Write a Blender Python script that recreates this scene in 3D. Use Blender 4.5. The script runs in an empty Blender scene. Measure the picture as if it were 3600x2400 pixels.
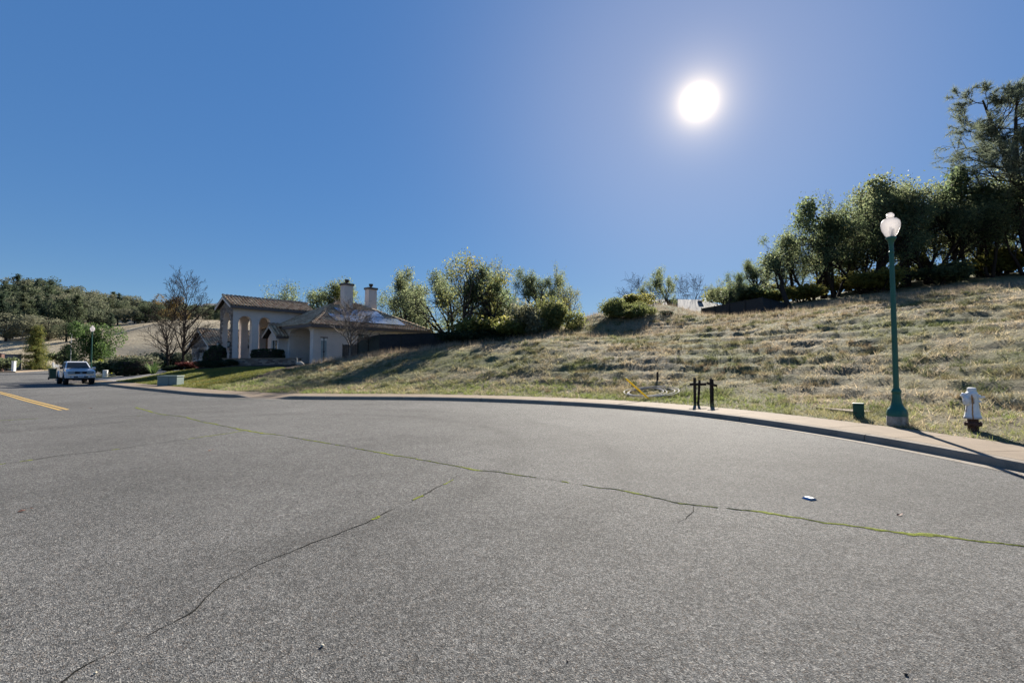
import bpy, bmesh, math, random
import numpy as np
from mathutils import Vector, Matrix

# ------------------------------------------------------------------ camera
SC = bpy.context.scene
COL = SC.collection
FPX, CX, CY = 1700.0, 1800.0, 1200.0          # focal length and centre in photograph pixels
CAMH = 1.6
PITCH = math.radians(2.526)
cam_d = bpy.data.cameras.new('camera')
cam_d.sensor_width = 36.0
cam_d.lens = 36.0 * FPX / 3600.0
cam_d.clip_start = 0.05
cam_d.clip_end = 6000
cam = bpy.data.objects.new('camera', cam_d)
COL.objects.link(cam)
cam.location = (0, 0, CAMH)
cam.rotation_euler = (math.pi / 2 + PITCH, 0, 0)
SC.camera = cam
SC.render.resolution_x, SC.render.resolution_y = 1024, 682

# ------------------------------------------------------------------ sky, sun, exposure
_sx, _sy = (2456 - CX) / FPX, (CY - 358) / FPX               # where the sun stands in the photograph
_sd = Vector((_sx, math.cos(PITCH) - _sy * math.sin(PITCH), math.sin(PITCH) + _sy * math.cos(PITCH))).normalized()
SUN_AZ, SUN_EL = math.atan2(_sd.x, _sd.y), math.asin(_sd.z)  # azimuth to the right of +Y
SUN = Vector((math.sin(SUN_AZ) * math.cos(SUN_EL), math.cos(SUN_AZ) * math.cos(SUN_EL), math.sin(SUN_EL)))
W = bpy.data.worlds.new('World'); SC.world = W; W.use_nodes = True
nt = W.node_tree; nt.nodes.clear()
out = nt.nodes.new('ShaderNodeOutputWorld')
bg = nt.nodes.new('ShaderNodeBackground'); bg.inputs['Strength'].default_value = 0.133
sky = nt.nodes.new('ShaderNodeTexSky'); sky.sky_type = 'NISHITA'; sky.sun_disc = False
sky.sun_elevation = SUN_EL; sky.sun_rotation = SUN_AZ
sky.altitude = 2000; sky.air_density = 1.0; sky.dust_density = 0.0; sky.ozone_density = 5.3
# the camera's tone curve held the bright horizon back: even the sky's range out a little
sepw = nt.nodes.new('ShaderNodeSeparateColor'); nt.links.new(sky.outputs[0], sepw.inputs[0])
pw = nt.nodes.new('ShaderNodeMath'); pw.operation = 'POWER'; nt.links.new(sepw.outputs[2], pw.inputs[0]); pw.inputs[1].default_value = -0.70
vs_ = nt.nodes.new('ShaderNodeVectorMath'); vs_.operation = 'SCALE'
nt.links.new(sky.outputs[0], vs_.inputs[0]); nt.links.new(pw.outputs[0], vs_.inputs['Scale'])
hsw = nt.nodes.new('ShaderNodeHueSaturation'); hsw.inputs['Saturation'].default_value = 1.12
nt.links.new(vs_.outputs[0], hsw.inputs['Color'])
wb_ = nt.nodes.new('ShaderNodeMixRGB'); wb_.blend_type = 'MULTIPLY'; wb_.inputs[0].default_value = 1.0; wb_.inputs[2].default_value = (1.07, 0.93, 0.857, 1)
nt.links.new(hsw.outputs[0], wb_.inputs[1]); nt.links.new(wb_.outputs[0], bg.inputs['Color'])
# the low sun itself and the bright air round it
tc = nt.nodes.new('ShaderNodeTexCoord')
dotn = nt.nodes.new('ShaderNodeVectorMath'); dotn.operation = 'DOT_PRODUCT'
nt.links.new(tc.outputs['Generated'], dotn.inputs[0]); dotn.inputs[1].default_value = SUN
def wmath(op, a, b=None):
    n = nt.nodes.new('ShaderNodeMath'); n.operation = op
    for i, v in enumerate((a, b)):
        if v is None: continue
        if isinstance(v, (int, float)): n.inputs[i].default_value = v
        else: nt.links.new(v, n.inputs[i])
    return n.outputs[0]
d0 = wmath('MAXIMUM', dotn.outputs['Value'], 0.0)
disc = wmath('MULTIPLY', wmath('POWER', d0, 11000.0), 5.0)
inner = wmath('ADD', wmath('MULTIPLY', wmath('POWER', d0, 2000.0), 0.38), wmath('MULTIPLY', wmath('POWER', d0, 420.0), 0.12))
outer = wmath('MULTIPLY', wmath('POWER', d0, 16.4), 0.078)
glow = wmath('ADD', wmath('ADD', disc, inner), outer)
bg2 = nt.nodes.new('ShaderNodeBackground'); bg2.inputs['Color'].default_value = (1.0, 0.78, 0.46, 1)
nt.links.new(glow, bg2.inputs['Strength'])
addw = nt.nodes.new('ShaderNodeAddShader')
nt.links.new(bg.outputs[0], addw.inputs[0]); nt.links.new(bg2.outputs[0], addw.inputs[1])
nt.links.new(addw.outputs[0], out.inputs['Surface'])
sun_d = bpy.data.lights.new('sun', 'SUN'); sun_d.energy = 5.0; sun_d.angle = math.radians(0.53); sun_d.color = (1.0, 0.93, 0.82)
sun_o = bpy.data.objects.new('sun', sun_d); COL.objects.link(sun_o)
sun_o.rotation_euler = (-SUN).to_track_quat('-Z', 'Y').to_euler()
sun_o.location = (20, 60, 60)
SC.view_settings.view_transform = 'Standard'
SC.view_settings.look = 'None'
SC.view_settings.exposure = 1.58
SC.view_settings.gamma = 1.0
SC.cycles.use_denoising = True
SC.cycles.max_bounces = 6; SC.cycles.transparent_max_bounces = 6

# ------------------------------------------------------------------ helpers: pixels and names
def ray(u, v):
    xc, yc = (u - CX) / FPX, (CY - v) / FPX
    c, s = math.cos(PITCH), math.sin(PITCH)
    return Vector((xc, c - yc * s, s + yc * c))
def at(u, v, Y):                     # the point on a pixel's line at depth Y
    d = ray(u, v); k = Y / d.y
    return Vector((d.x * k, Y, CAMH + d.z * k))
def ground(u, v, h=0.0):             # where a pixel's line meets the level h
    d = ray(u, v); k = (h - CAMH) / d.z
    return Vector((d.x * k, d.y * k, h))

def tag(o, label, cat, group=None):
    o['label'] = label; o['category'] = cat
    if group: o['group'] = group
    return o
def kind(o, k):
    o['kind'] = k; return o
def empty(name, loc=(0, 0, 0), rz=0.0):
    o = bpy.data.objects.new(name, None); COL.objects.link(o)
    o.empty_display_size = 0.2
    o.location = loc; o.rotation_euler = (0, 0, rz); return o
def link_mesh(name, me, mat=None, parent=None):
    o = bpy.data.objects.new(name, me); COL.objects.link(o)
    if mat is not None and not me.materials: me.materials.append(mat)
    if parent is not None: o.parent = parent
    return o
def copy_tree(o, parent=None):
    c = o.copy(); COL.objects.link(c); c.parent = parent
    for ch in list(o.children): copy_tree(ch, c)
    return c

def np_mesh(name, V, F, smooth=False):
    """V (n,3); F (m,3) or (m,4) index array"""
    V = np.asarray(V, dtype=np.float32); F = np.asarray(F, dtype=np.int32)
    me = bpy.data.meshes.new(name)
    m, k = F.shape
    me.vertices.add(len(V)); me.vertices.foreach_set('co', V.ravel())
    me.loops.add(m * k); me.loops.foreach_set('vertex_index', F.ravel())
    me.polygons.add(m)
    me.polygons.foreach_set('loop_start', np.arange(0, m * k, k, dtype=np.int32))
    me.polygons.foreach_set('loop_total', np.full(m, k, dtype=np.int32))
    if smooth: me.polygons.foreach_set('use_smooth', np.ones(m, dtype=bool))
    me.update(calc_edges=True); me.validate()
    return me

class MB:
    """collects shapes, links them as one mesh"""
    def __init__(s): s.v = []; s.f = []
    def add(s, vs, fs):
        b = len(s.v); s.v += [tuple(p) for p in vs]; s.f += [tuple(i + b for i in f) for f in fs]; return s
    def box(s, c, size, rz=0.0, R=None):
        hx, hy, hz = size[0] / 2, size[1] / 2, size[2] / 2
        M = R if R is not None else Matrix.Rotation(rz, 3, 'Z')
        c = Vector(c)
        vs = [c + M @ Vector((x * hx, y * hy, z * hz)) for x in (-1, 1) for y in (-1, 1) for z in (-1, 1)]
        return s.add(vs, [(0, 1, 3, 2), (4, 6, 7, 5), (0, 4, 5, 1), (2, 3, 7, 6), (0, 2, 6, 4), (1, 5, 7, 3)])
    def bbox(s, a, b):
        a, b = Vector(a), Vector(b)
        return s.box((a + b) / 2, (abs(b.x - a.x), abs(b.y - a.y), abs(b.z - a.z)))
    def tube(s, pts, rads, n=6, caps=True):
        pts = [Vector(p) for p in pts]
        if not isinstance(rads, (list, tuple)): rads = [rads] * len(pts)
        vs = []; fs = []
        prev = None
        for i, p in enumerate(pts):
            d = (pts[min(i + 1, len(pts) - 1)] - pts[max(i - 1, 0)])
            if d.length < 1e-9: d = Vector((0, 0, 1))
            d.normalize()
            a = prev if prev is not None else (Vector((0, 0, 1)) if abs(d.z) < 0.9 else Vector((1, 0, 0)))
            x = d.cross(a); 
            if x.length < 1e-6: x = d.cross(Vector((0, 1, 0.3)))
            x.normalize(); y = x.cross(d); y.normalize(); prev = y
            for k in range(n):
                t = 2 * math.pi * k / n
                vs.append(p + (x * math.cos(t) + y * math.sin(t)) * rads[i])
        for i in range(len(pts) - 1):
            for k in range(n):
                k2 = (k + 1) % n
                fs.append((i * n + k, (i + 1) * n + k, (i + 1) * n + k2, i * n + k2))
        if caps:
            fs.append(tuple(range(n))); fs.append(tuple(reversed(range((len(pts) - 1) * n, len(pts) * n))))
        return s.add(vs, fs)
    def lathe(s, prof, c=(0, 0, 0), n=24, axis='Z', caps=True, flute=None):
        vs = []; fs = []; c = Vector(c)
        for j, (r, z) in enumerate(prof):
            for k in range(n):
                t = 2 * math.pi * k / n
                rr = r * (1 - (flute[j] if flute else 0) * (k % 2))
                p = Vector((rr * math.cos(t), rr * math.sin(t), z))
                if axis == 'X': p = Vector((p.z, p.x, p.y))
                elif axis == 'Y': p = Vector((p.y, p.z, p.x))
                vs.append(c + p)
        for j in range(len(prof) - 1):
            for k in range(n):
                k2 = (k + 1) % n
                fs.append((j * n + k, j * n + k2, (j + 1) * n + k2, (j + 1) * n + k))
        if caps:
            fs.append(tuple(reversed(range(n)))); fs.append(tuple(range((len(prof) - 1) * n, len(prof) * n)))
        return s.add(vs, fs)
    def prism(s, poly, ex):
        """poly: 3-D points in a plane, pushed out by the vector ex"""
        ex = Vector(ex); n = len(poly)
        vs = [Vector(p) for p in poly] + [Vector(p) + ex for p in poly]
        fs = [tuple(reversed(range(n))), tuple(range(n, 2 * n))]
        fs += [(i, (i + 1) % n, n + (i + 1) % n, n + i) for i in range(n)]
        return s.add(vs, fs)
    def mesh(s, name, smooth=False, auto=None):
        me = bpy.data.meshes.new(name); me.from_pydata(s.v, [], s.f); me.update()
        bm = bmesh.new(); bm.from_mesh(me); bmesh.ops.recalc_face_normals(bm, faces=bm.faces)
        if auto is not None:
            for e in bm.edges:
                e.smooth = not (len(e.link_faces) == 2 and e.calc_face_angle(0) > math.radians(auto))
            for f in bm.faces: f.smooth = True
        elif smooth:
            for f in bm.faces: f.smooth = True
        bm.to_mesh(me); bm.free()
        return me
    def build(s, name, mat, parent=None, smooth=False, auto=None, bevel=0.0, seg=2):
        o = link_mesh(name, s.mesh(name, smooth, auto), mat, parent)
        if bevel > 0:
            m = o.modifiers.new('bevel', 'BEVEL'); m.width = bevel; m.segments = seg; m.limit_method = 'ANGLE'; m.angle_limit = math.radians(40)
        return o

# ------------------------------------------------------------------ helpers: materials
def new_mat(name):
    m = bpy.data.materials.new(name); m.use_nodes = True
    t = m.node_tree; t.nodes.clear()
    o = t.nodes.new('ShaderNodeOutputMaterial')
    b = t.nodes.new('ShaderNodeBsdfPrincipled')
    t.links.new(b.outputs[0], o.inputs['Surface'])
    return m, t, b, o
def N(t, typ, **kw):
    n = t.nodes.new(typ)
    for k, v in kw.items(): setattr(n, k, v)
    return n
def noise(t, vec, scale, detail=4, rough=0.6, dist=0.0):
    n = N(t, 'ShaderNodeTexNoise'); n.inputs['Scale'].default_value = scale
    n.inputs['Detail'].default_value = detail; n.inputs['Roughness'].default_value = rough
    n.inputs['Distortion'].default_value = dist
    if vec is not None: t.links.new(vec, n.inputs['Vector'])
    return n.outputs['Fac']
def ramp(t, fac, stops):
    r = N(t, 'ShaderNodeValToRGB'); e = r.color_ramp.elements
    while len(e) > 2: e.remove(e[-1])
    for i, (p, c) in enumerate(stops):
        c = c if isinstance(c, (tuple, list)) else (c, c, c)
        el = e[i] if i < 2 else e.new(p)
        el.position = p; el.color = (c[0], c[1], c[2], 1)
    t.links.new(fac, r.inputs['Fac']); return r.outputs['Color']
def mix(t, fac, a, b, mode='MIX'):
    m = N(t, 'ShaderNodeMixRGB', blend_type=mode)
    for i, x in ((0, fac), (1, a), (2, b)):
        if isinstance(x, (int, float)): m.inputs[i].default_value = x if i == 0 else (x, x, x, 1)
        elif isinstance(x, (tuple, list)): m.inputs[i].default_value = (x[0], x[1], x[2], 1)
        else: t.links.new(x, m.inputs[i])
    return m.outputs[0]
def pos(t, scale=(1, 1, 1), obj=False):
    if obj: src = N(t, 'ShaderNodeTexCoord').outputs['Object']
    else: src = N(t, 'ShaderNodeNewGeometry').outputs['Position']
    if scale == (1, 1, 1): return src
    mp = N(t, 'ShaderNodeMapping'); mp.inputs['Scale'].default_value = scale
    t.links.new(src, mp.inputs['Vector']); return mp.outputs[0]
def bump(t, b, h, strength, dist):
    n = N(t, 'ShaderNodeBump'); n.inputs['Strength'].default_value = strength; n.inputs['Distance'].default_value = dist
    t.links.new(h, n.inputs['Height']); t.links.new(n.outputs[0], b.inputs['Normal'])
def simple(name, col, rough=0.6, var=0.12, scale=6.0, metal=0.0, bmp=0.0, bscale=60.0, spec=0.4, obj=True, dirt=None):
    m, t, b, o = new_mat(name)
    p = pos(t, obj=obj)
    f = noise(t, p, scale, 5, 0.65)
    c = ramp(t, f, [(0.3, tuple(x * (1 - var) for x in col)), (0.7, tuple(min(1, x * (1 + var)) for x in col))])
    if dirt:
        dcol, amount, dscale = dirt
        df = ramp(t, noise(t, p, dscale, 6, 0.7), [(0.62 - amount * 0.3, 0.0), (0.75, 1.0)])
        c = mix(t, df, c, dcol)
    t.links.new(c, b.inputs['Base Color'])
    b.inputs['Roughness'].default_value = rough; b.inputs['Metallic'].default_value = metal
    b.inputs['Specular IOR Level'].default_value = spec
    if bmp > 0: bump(t, b, noise(t, p, bscale, 4, 0.7), bmp, 0.01)
    return m
def leaf_mat(name, cols, trans=0.5, rough=0.65, spec=0.10, patch=None):
    """cols: dark, mid, light; leaves differ one by one and let light through"""
    m = bpy.data.materials.new(name); m.use_nodes = True; t = m.node_tree; t.nodes.clear()
    o = N(t, 'ShaderNodeOutputMaterial')
    g = N(t, 'ShaderNodeNewGeometry')
    oi = N(t, 'ShaderNodeObjectInfo')
    c = ramp(t, g.outputs['Random Per Island'], [(0.0, cols[0]), (0.5, cols[1]), (1.0, cols[2])])
    tint = ramp(t, oi.outputs['Random'], [(0.0, (0.80, 0.86, 0.80)), (1.0, (1.22, 1.12, 1.1))])
    c = mix(t, 1.0, c, tint, 'MULTIPLY')
    if patch:
        f = ramp(t, noise(t, g.outputs['Position'], patch[1], 3, 0.6), [(0.42, 0.0), (0.6, 1.0)])
        c = mix(t, f, c, patch[0])
    b = N(t, 'ShaderNodeBsdfPrincipled'); b.inputs['Roughness'].default_value = rough
    b.inputs['Specular IOR Level'].default_value = spec
    t.links.new(c, b.inputs['Base Color'])
    tr = N(t, 'ShaderNodeBsdfTranslucent')
    hs = N(t, 'ShaderNodeHueSaturation'); hs.inputs['Value'].default_value = 1.65; hs.inputs['Saturation'].default_value = 0.95
    t.links.new(c, hs.inputs['Color']); t.links.new(hs.outputs[0], tr.inputs['Color'])
    mx = N(t, 'ShaderNodeMixShader'); mx.inputs[0].default_value = trans
    t.links.new(b.outputs[0], mx.inputs[1]); t.links.new(tr.outputs[0], mx.inputs[2])
    t.links.new(mx.outputs[0], o.inputs['Surface'])
    return m

# ------------------------------------------------------------------ helpers: noise on arrays
def hash2(ix, iy, seed):
    n = (ix.astype(np.int64) * 374761393 + iy.astype(np.int64) * 668265263 + seed * 1442695041) & 0x7fffffff
    n = ((n ^ (n >> 13)) * 1274126177) & 0x7fffffff
    n = (n ^ (n >> 16)) & 0x7fffffff
    return n / float(0x7fffffff)
def vnoise(x, y, seed=0):
    x0 = np.floor(x); y0 = np.floor(y); fx = x - x0; fy = y - y0
    fx = fx * fx * (3 - 2 * fx); fy = fy * fy * (3 - 2 * fy)
    a = hash2(x0, y0, seed); b = hash2(x0 + 1, y0, seed); c = hash2(x0, y0 + 1, seed); d = hash2(x0 + 1, y0 + 1, seed)
    return (a * (1 - fx) + b * fx) * (1 - fy) + (c * (1 - fx) + d * fx) * fy
def fbm(x, y, seed=0, octv=4):
    s = 0; a = 0.5; 
    for i in range(octv):
        s = s + a * (vnoise(x, y, seed + i * 17) - 0.5); x = x * 2.03 + 5.1; y = y * 2.03 + 1.7; a *= 0.5
    return s
def in_poly(X, Y, poly):
    r = np.zeros(X.shape, bool); n = len(poly)
    for i in range(n):
        x1, y1 = poly[i]; x2, y2 = poly[(i + 1) % n]
        if y1 == y2: continue
        c = ((y1 > Y) != (y2 > Y)) & (X < (x2 - x1) * (Y - y1) / (y2 - y1) + x1)
        r ^= c
    return r

# ================================================================== ROAD EDGE
KPX = [(3600, 1659), (3379, 1612), (2912, 1526), (2800, 1512), (2573, 1476), (2295, 1445), (2100, 1430), (1850, 1417), (1613, 1408.5),
       (1400, 1405), (1200, 1404.5), (1000, 1403), (850, 1398), (719, 1392), (636, 1384), (500, 1370), (400, 1359)]
kp = [Vector((7.4, -34, 0)), Vector((7.5, -10, 0)), Vector((7.55, 2, 0))]
kp += [ground(u, v) for u, v in KPX]
kp += [Vector((-31.0, 36.0, 0)), Vector((-36.5, 40.3, 0)), Vector((-41.5, 44.3, 0)), Vector((-46.0, 49.5, 0)), Vector((-50, 57, 0)),
       Vector((-60, 72, 0)), Vector((-84, 101, 0)), Vector((-124, 150, 0))]
def catmull(P, step):
    out_ = []
    for i in range(len(P) - 1):
        p0 = P[max(i - 1, 0)]; p1 = P[i]; p2 = P[i + 1]; p3 = P[min(i + 2, len(P) - 1)]
        n = max(2, int((p2 - p1).length / 0.15))
        for k in range(n):
            t = k / n
            out_.append(0.5 * ((2 * p1) + (p2 - p0) * t + (2 * p0 - 5 * p1 + 4 * p2 - p3) * t * t + (3 * p1 - p0 - 3 * p2 + p3) * t ** 3))
    out_.append(P[-1])
    # even steps
    res = [out_[0]]; acc = 0
    for a, b in zip(out_, out_[1:]):
        seg = (b - a).length
        while acc + seg >= step:
            f = (step - acc) / seg; a = a.lerp(b, f); res.append(a.copy()); seg = (b - a).length; acc = 0
        acc += seg
    return res
KERB = catmull(kp, 0.25)
# even the small jogs out of the traced line
for _ in range(60):
    KERB = [KERB[0]] + [(KERB[i - 1] + KERB[i] * 2 + KERB[i + 1]) / 4 for i in range(1, len(KERB) - 1)] + [KERB[-1]]
KN = []
for i in range(len(KERB)):
    d = KERB[min(i + 1, len(KERB) - 1)] - KERB[max(i - 1, 0)]; d.normalize()
    KN.append(Vector((d.y, -d.x, 0)))            # towards the hill
SW = 1.55                                         # kerb and pavement together
i_end = min(range(len(KERB)), key=lambda i: (KERB[i] - Vector((-45.5, 49, 0))).length)
i_ramp = min(range(len(KERB)), key=lambda i: (KERB[i] - ground(905, 1401)).length)
def kerb_h(i):
    d = abs(i - i_ramp) * 0.25
    f = min(1, max(0, (d - 0.7) / 1.0)); f = f * f * (3 - 2 * f)
    i_dw = min(range(len(KERB)), key=lambda i: (KERB[i] - Vector((-36.0, 40, 0))).length) if not hasattr(kerb_h, 'dw') else kerb_h.dw
    kerb_h.dw = i_dw
    d2 = abs(i - i_dw) * 0.25
    f2 = min(1, max(0, (d2 - 2.6) / 1.0)); f2 = f2 * f2 * (3 - 2 * f2)
    return 0.025 + 0.115 * min(f, f2)
KX = np.array([[p.x, p.y] for p in KERB]); KD = np.gradient(KX, axis=0); KD /= np.linalg.norm(KD, axis=1)[:, None]
def kerb_sd(X, Y):
    """distance from the kerb line, positive on the hill's side"""
    shp = X.shape; P = np.stack([X.ravel(), Y.ravel()], 1); sd = np.empty(len(P))
    K = KX[::2]; D = KD[::2]
    for a in range(0, len(P), 20000):
        q = P[a:a + 20000]
        dd = ((q[:, None, :] - K[None]) ** 2).sum(2); j = dd.argmin(1)
        r = q - K[j]; cr = D[j, 0] * r[:, 1] - D[j, 1] * r[:, 0]
        sd[a:a + 20000] = np.where(cr < 0, 1, -1) * np.sqrt(dd[np.arange(len(q)), j])
    return sd.reshape(shp)

# ================================================================== TERRAIN HEIGHTS
HA = math.radians(50.0)                           # the house's long axis
HD1 = Vector((math.cos(HA), math.sin(HA), 0)); HD2 = Vector((-math.sin(HA), math.cos(HA), 0))
HC = Vector((-17.5, 42.0, 0)); HZ = 1.65          # eave corner and floor of the house
def house_pt(t, s, z=0): p = HC + HD1 * t + HD2 * s; return Vector((p.x, p.y, HZ + z))

ctrl = []
def cpix(u, v, Y): p = at(u, v, Y); ctrl.append((p.x, p.y, p.z))
for i in range(0, i_end, 10):
    for off, z in ((0.0, 0.10), (SW, 0.15), (SW + 1.0, 0.20)):
        q = KERB[i] + KN[i] * off; ctrl.append((q.x, q.y, z))
for i in range(i_end, len(KERB), 24):
    q = KERB[i] + KN[i] * 1.0; ctrl.append((q.x, q.y, 0.2))
# crest of the bank above the road
for u, v, Y in [(1150, 1278, 39), (1250, 1266, 38.5), (1334, 1250, 38), (1430, 1236, 37.5), (1583, 1218, 37), (1697, 1210, 37), (1812, 1196, 36),
                (1870, 1186, 35.5), (2004, 1177, 35), (2115, 1177, 35), (2268, 1170, 35), (2344, 1156, 35.5), (2459, 1140, 35.5), (2574, 1122, 35.5),
                (2689, 1110, 35), (2804, 1098, 34.5), (2912, 1080, 34), (3046, 1058, 33), (3180, 1046, 32), (3359, 1024, 30.5), (3600, 1008, 28.5), (3800, 985, 27)]:
    cpix(u, v, Y)
    # half way down: a little hollow towards the foot
for u, v, Y in [(2004, 1262, 26.5), (2459, 1262, 23.5), (2800, 1252, 21.5), (3150, 1230, 19), (3500, 1222, 16.5), (1600, 1285, 28.5), (1300, 1310, 30)]:
    cpix(u, v, Y)
# behind the crest
for X, Y, z in [(-17, 28, .42), (-17, 33, .9), (-17.5, 37, 1.22), (-16.2, 40, 1.45), (-24, 36, .72), (-26, 42, 1.15), (-22, 40, 1.3), (-31, 42, .6), (-33, 48, .85), (-36, 56, .98),
                (-42, 62, 1.0), (-33, 38.6, .22), (-40, 44, .22), (-40, 52, .5), (-46, 60, .6), (-56, 72, .7), (-12, 44, 1.9), (-9, 50, 2.0), (-20, 52, 1.55), (-25, 58, 1.5), (-30, 64, 1.4),
                (-12, 60, 1.8), (-9.5, 41.5, 2.15), (-4.5, 44, 2.55), (0, 46, 3.2), (3, 42, 3.9), (0, 60, 2.6), (8, 62, 3.5), (-18, 75, 1.5), (0, 90, 2.0), (20, 90, 5.0), (-30, 85, 1.5), (-50, 90, 1.0)]:
    ctrl.append((X, Y, z))
for u, v, Y in [(2027, 1128, 43), (2140, 1092, 45), (2250, 1080, 46), (2350, 1072, 46), (2420, 1092, 45), (2485, 1110, 44), (2560, 1116, 46), (2679, 1114, 46), (2765, 1110, 46), (2467, 1110, 55),
                (2900, 1066, 50), (3046, 1040, 52), (3250, 1016, 52), (3450, 994, 50), (3600, 982, 46), (3800, 972, 46), (3046, 1012, 66), (3300, 975, 70), (3600, 950, 64), (3800, 935, 62), (2900, 1040, 66), (2700, 1070, 66), (2300, 1110, 70)]:
    cpix(u, v, Y)
# far slopes on the left
for u in (-700, -300, 0, 200, 400):
    for v, Y in ((1290, 118), (1262, 135), (1228, 155), (1180, 185), (1140, 225), (1098, 300), (1075, 400)): cpix(u, v, Y)
for u in (560, 760, 950):
    for v, Y in ((1284, 105), (1262, 125), (1225, 150), (1182, 175), (1135, 195), (1130, 230), (1105, 300), (1092, 400)): cpix(u, v, Y)
for X, Y, z in [(0, 200, 2), (0, 400, 2), (150, 200, 12), (200, 400, 12), (80, 110, 11), (100, 40, 12), (80, 10, 7), (40, -5, 2.5), (60, -60, 3), (20, 130, 3), (-40, 130, 3), (400, 300, 12), (-120, -20, -.2),
                (-200, 20, 0), (-300, 80, 6), (-60, -60, -.4), (0, -80, -.4), (-300, -300, -.5), (300, -300, 2), (-600, 300, 50), (-300, 700, 60), (0, 800, 2), (300, 800, 10), (600, 0, 12)]:
    ctrl.append((X, Y, z))
CT = np.array(ctrl, float)
_c2 = 2.0 ** 2
A = np.sqrt(((CT[:, None, :2] - CT[None, :, :2]) ** 2).sum(2) + _c2)
A = A - 0.25 * np.eye(len(CT))
RW = np.linalg.solve(A, CT[:, 2] - CT[:, 2].mean())
def base_h(X, Y):
    shp = np.shape(X); P = np.stack([np.ravel(X), np.ravel(Y)], 1).astype(float); o_ = np.empty(len(P))
    for a in range(0, len(P), 20000):
        q = P[a:a + 20000]
        o_[a:a + 20000] = np.sqrt(((q[:, None] - CT[None, :, :2]) ** 2).sum(2) + _c2) @ RW
    return (o_ + CT[:, 2].mean()).reshape(shp)

def sstep(x, a, b):
    t = np.clip((x - a) / (b - a), 0, 1); return t * t * (3 - 2 * t)
LAWN = [(-17.0, 24.8), (-17.0, 36.5), (-18.5, 38.4), (-24, 40.4), (-27.6, 42.2), (-31.6, 50), (-30.4, 43), (-31.4, 38.8), (-30.5, 33.5), (-23, 26)]
BED = [(-17.0, 25.6), (-15.9, 25.2), (-16.0, 33), (-14.9, 40.4), (-17.2, 42.2), (-26, 46), (-34, 58), (-35.4, 57), (-31.6, 50), (-27.6, 42.2), (-24, 40.4), (-18.5, 38.4), (-17.0, 36.5)]
DRIVE = [(-31.4, 35.0), (-31.6, 39.2), (-30.6, 43), (-31.8, 50), (-35.6, 59), (-44, 66), (-46, 64), (-39, 52), (-37.6, 45.6), (-39.5, 41.5), (-35, 37)]
def in_house_pad(X, Y):
    t = (X - HC.x) * HD1.x + (Y - HC.y) * HD1.y; s = (X - HC.x) * HD2.x + (Y - HC.y) * HD2.y
    return (t > -4.5) & (t < 16) & (s > -1.2) & (s < 35)
def full_h(X, Y, sd=None):
    X = np.asarray(X, float); Y = np.asarray(Y, float)
    h = base_h(X, Y)
    if sd is None: sd = kerb_sd(X, Y)
    m = sstep(sd, SW + 0.8, SW + 4.0)
    flat = in_poly(X, Y, LAWN) | in_poly(X, Y, DRIVE) | in_house_pad(X, Y)
    m = np.where(flat, 0.0, m)
    m2 = m * sstep(X, -17.5, -13.5)
    near = sstep(95 - np.hypot(X, Y), 0, 30)
    h = h + m * near * (0.34 * fbm(X * 0.28, Y * 0.28, 3) + 0.26 * fbm(X * 0.9, Y * 1.3, 11, 3) + 0.20 * fbm(X * 2.2, Y * 3.2, 29, 2))
    # narrow stock-trodden ledges that follow the contours
    ph = h * 2.6 + 1.6 * fbm(X * 0.16, Y * 0.16, 51) + 0.5 * fbm(X * 0.9, Y * 0.9, 77)
    fr = ph - np.floor(ph)
    led = np.where(fr < 0.62, fr / 0.62 * 0.35, 0.35 + (fr - 0.62) / 0.38 * 0.65) - fr
    amp = 0.46 * sstep(vnoise(X * 0.17 + 9, Y * 0.17, 91), 0.22, 0.7) * (0.45 + 0.55 * sstep(X, -6, 10))
    h = h + m2 * near * amp * led * 1.05
    return h
def H(x, y): return float(full_h(np.array([x]), np.array([y]))[0])

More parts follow.
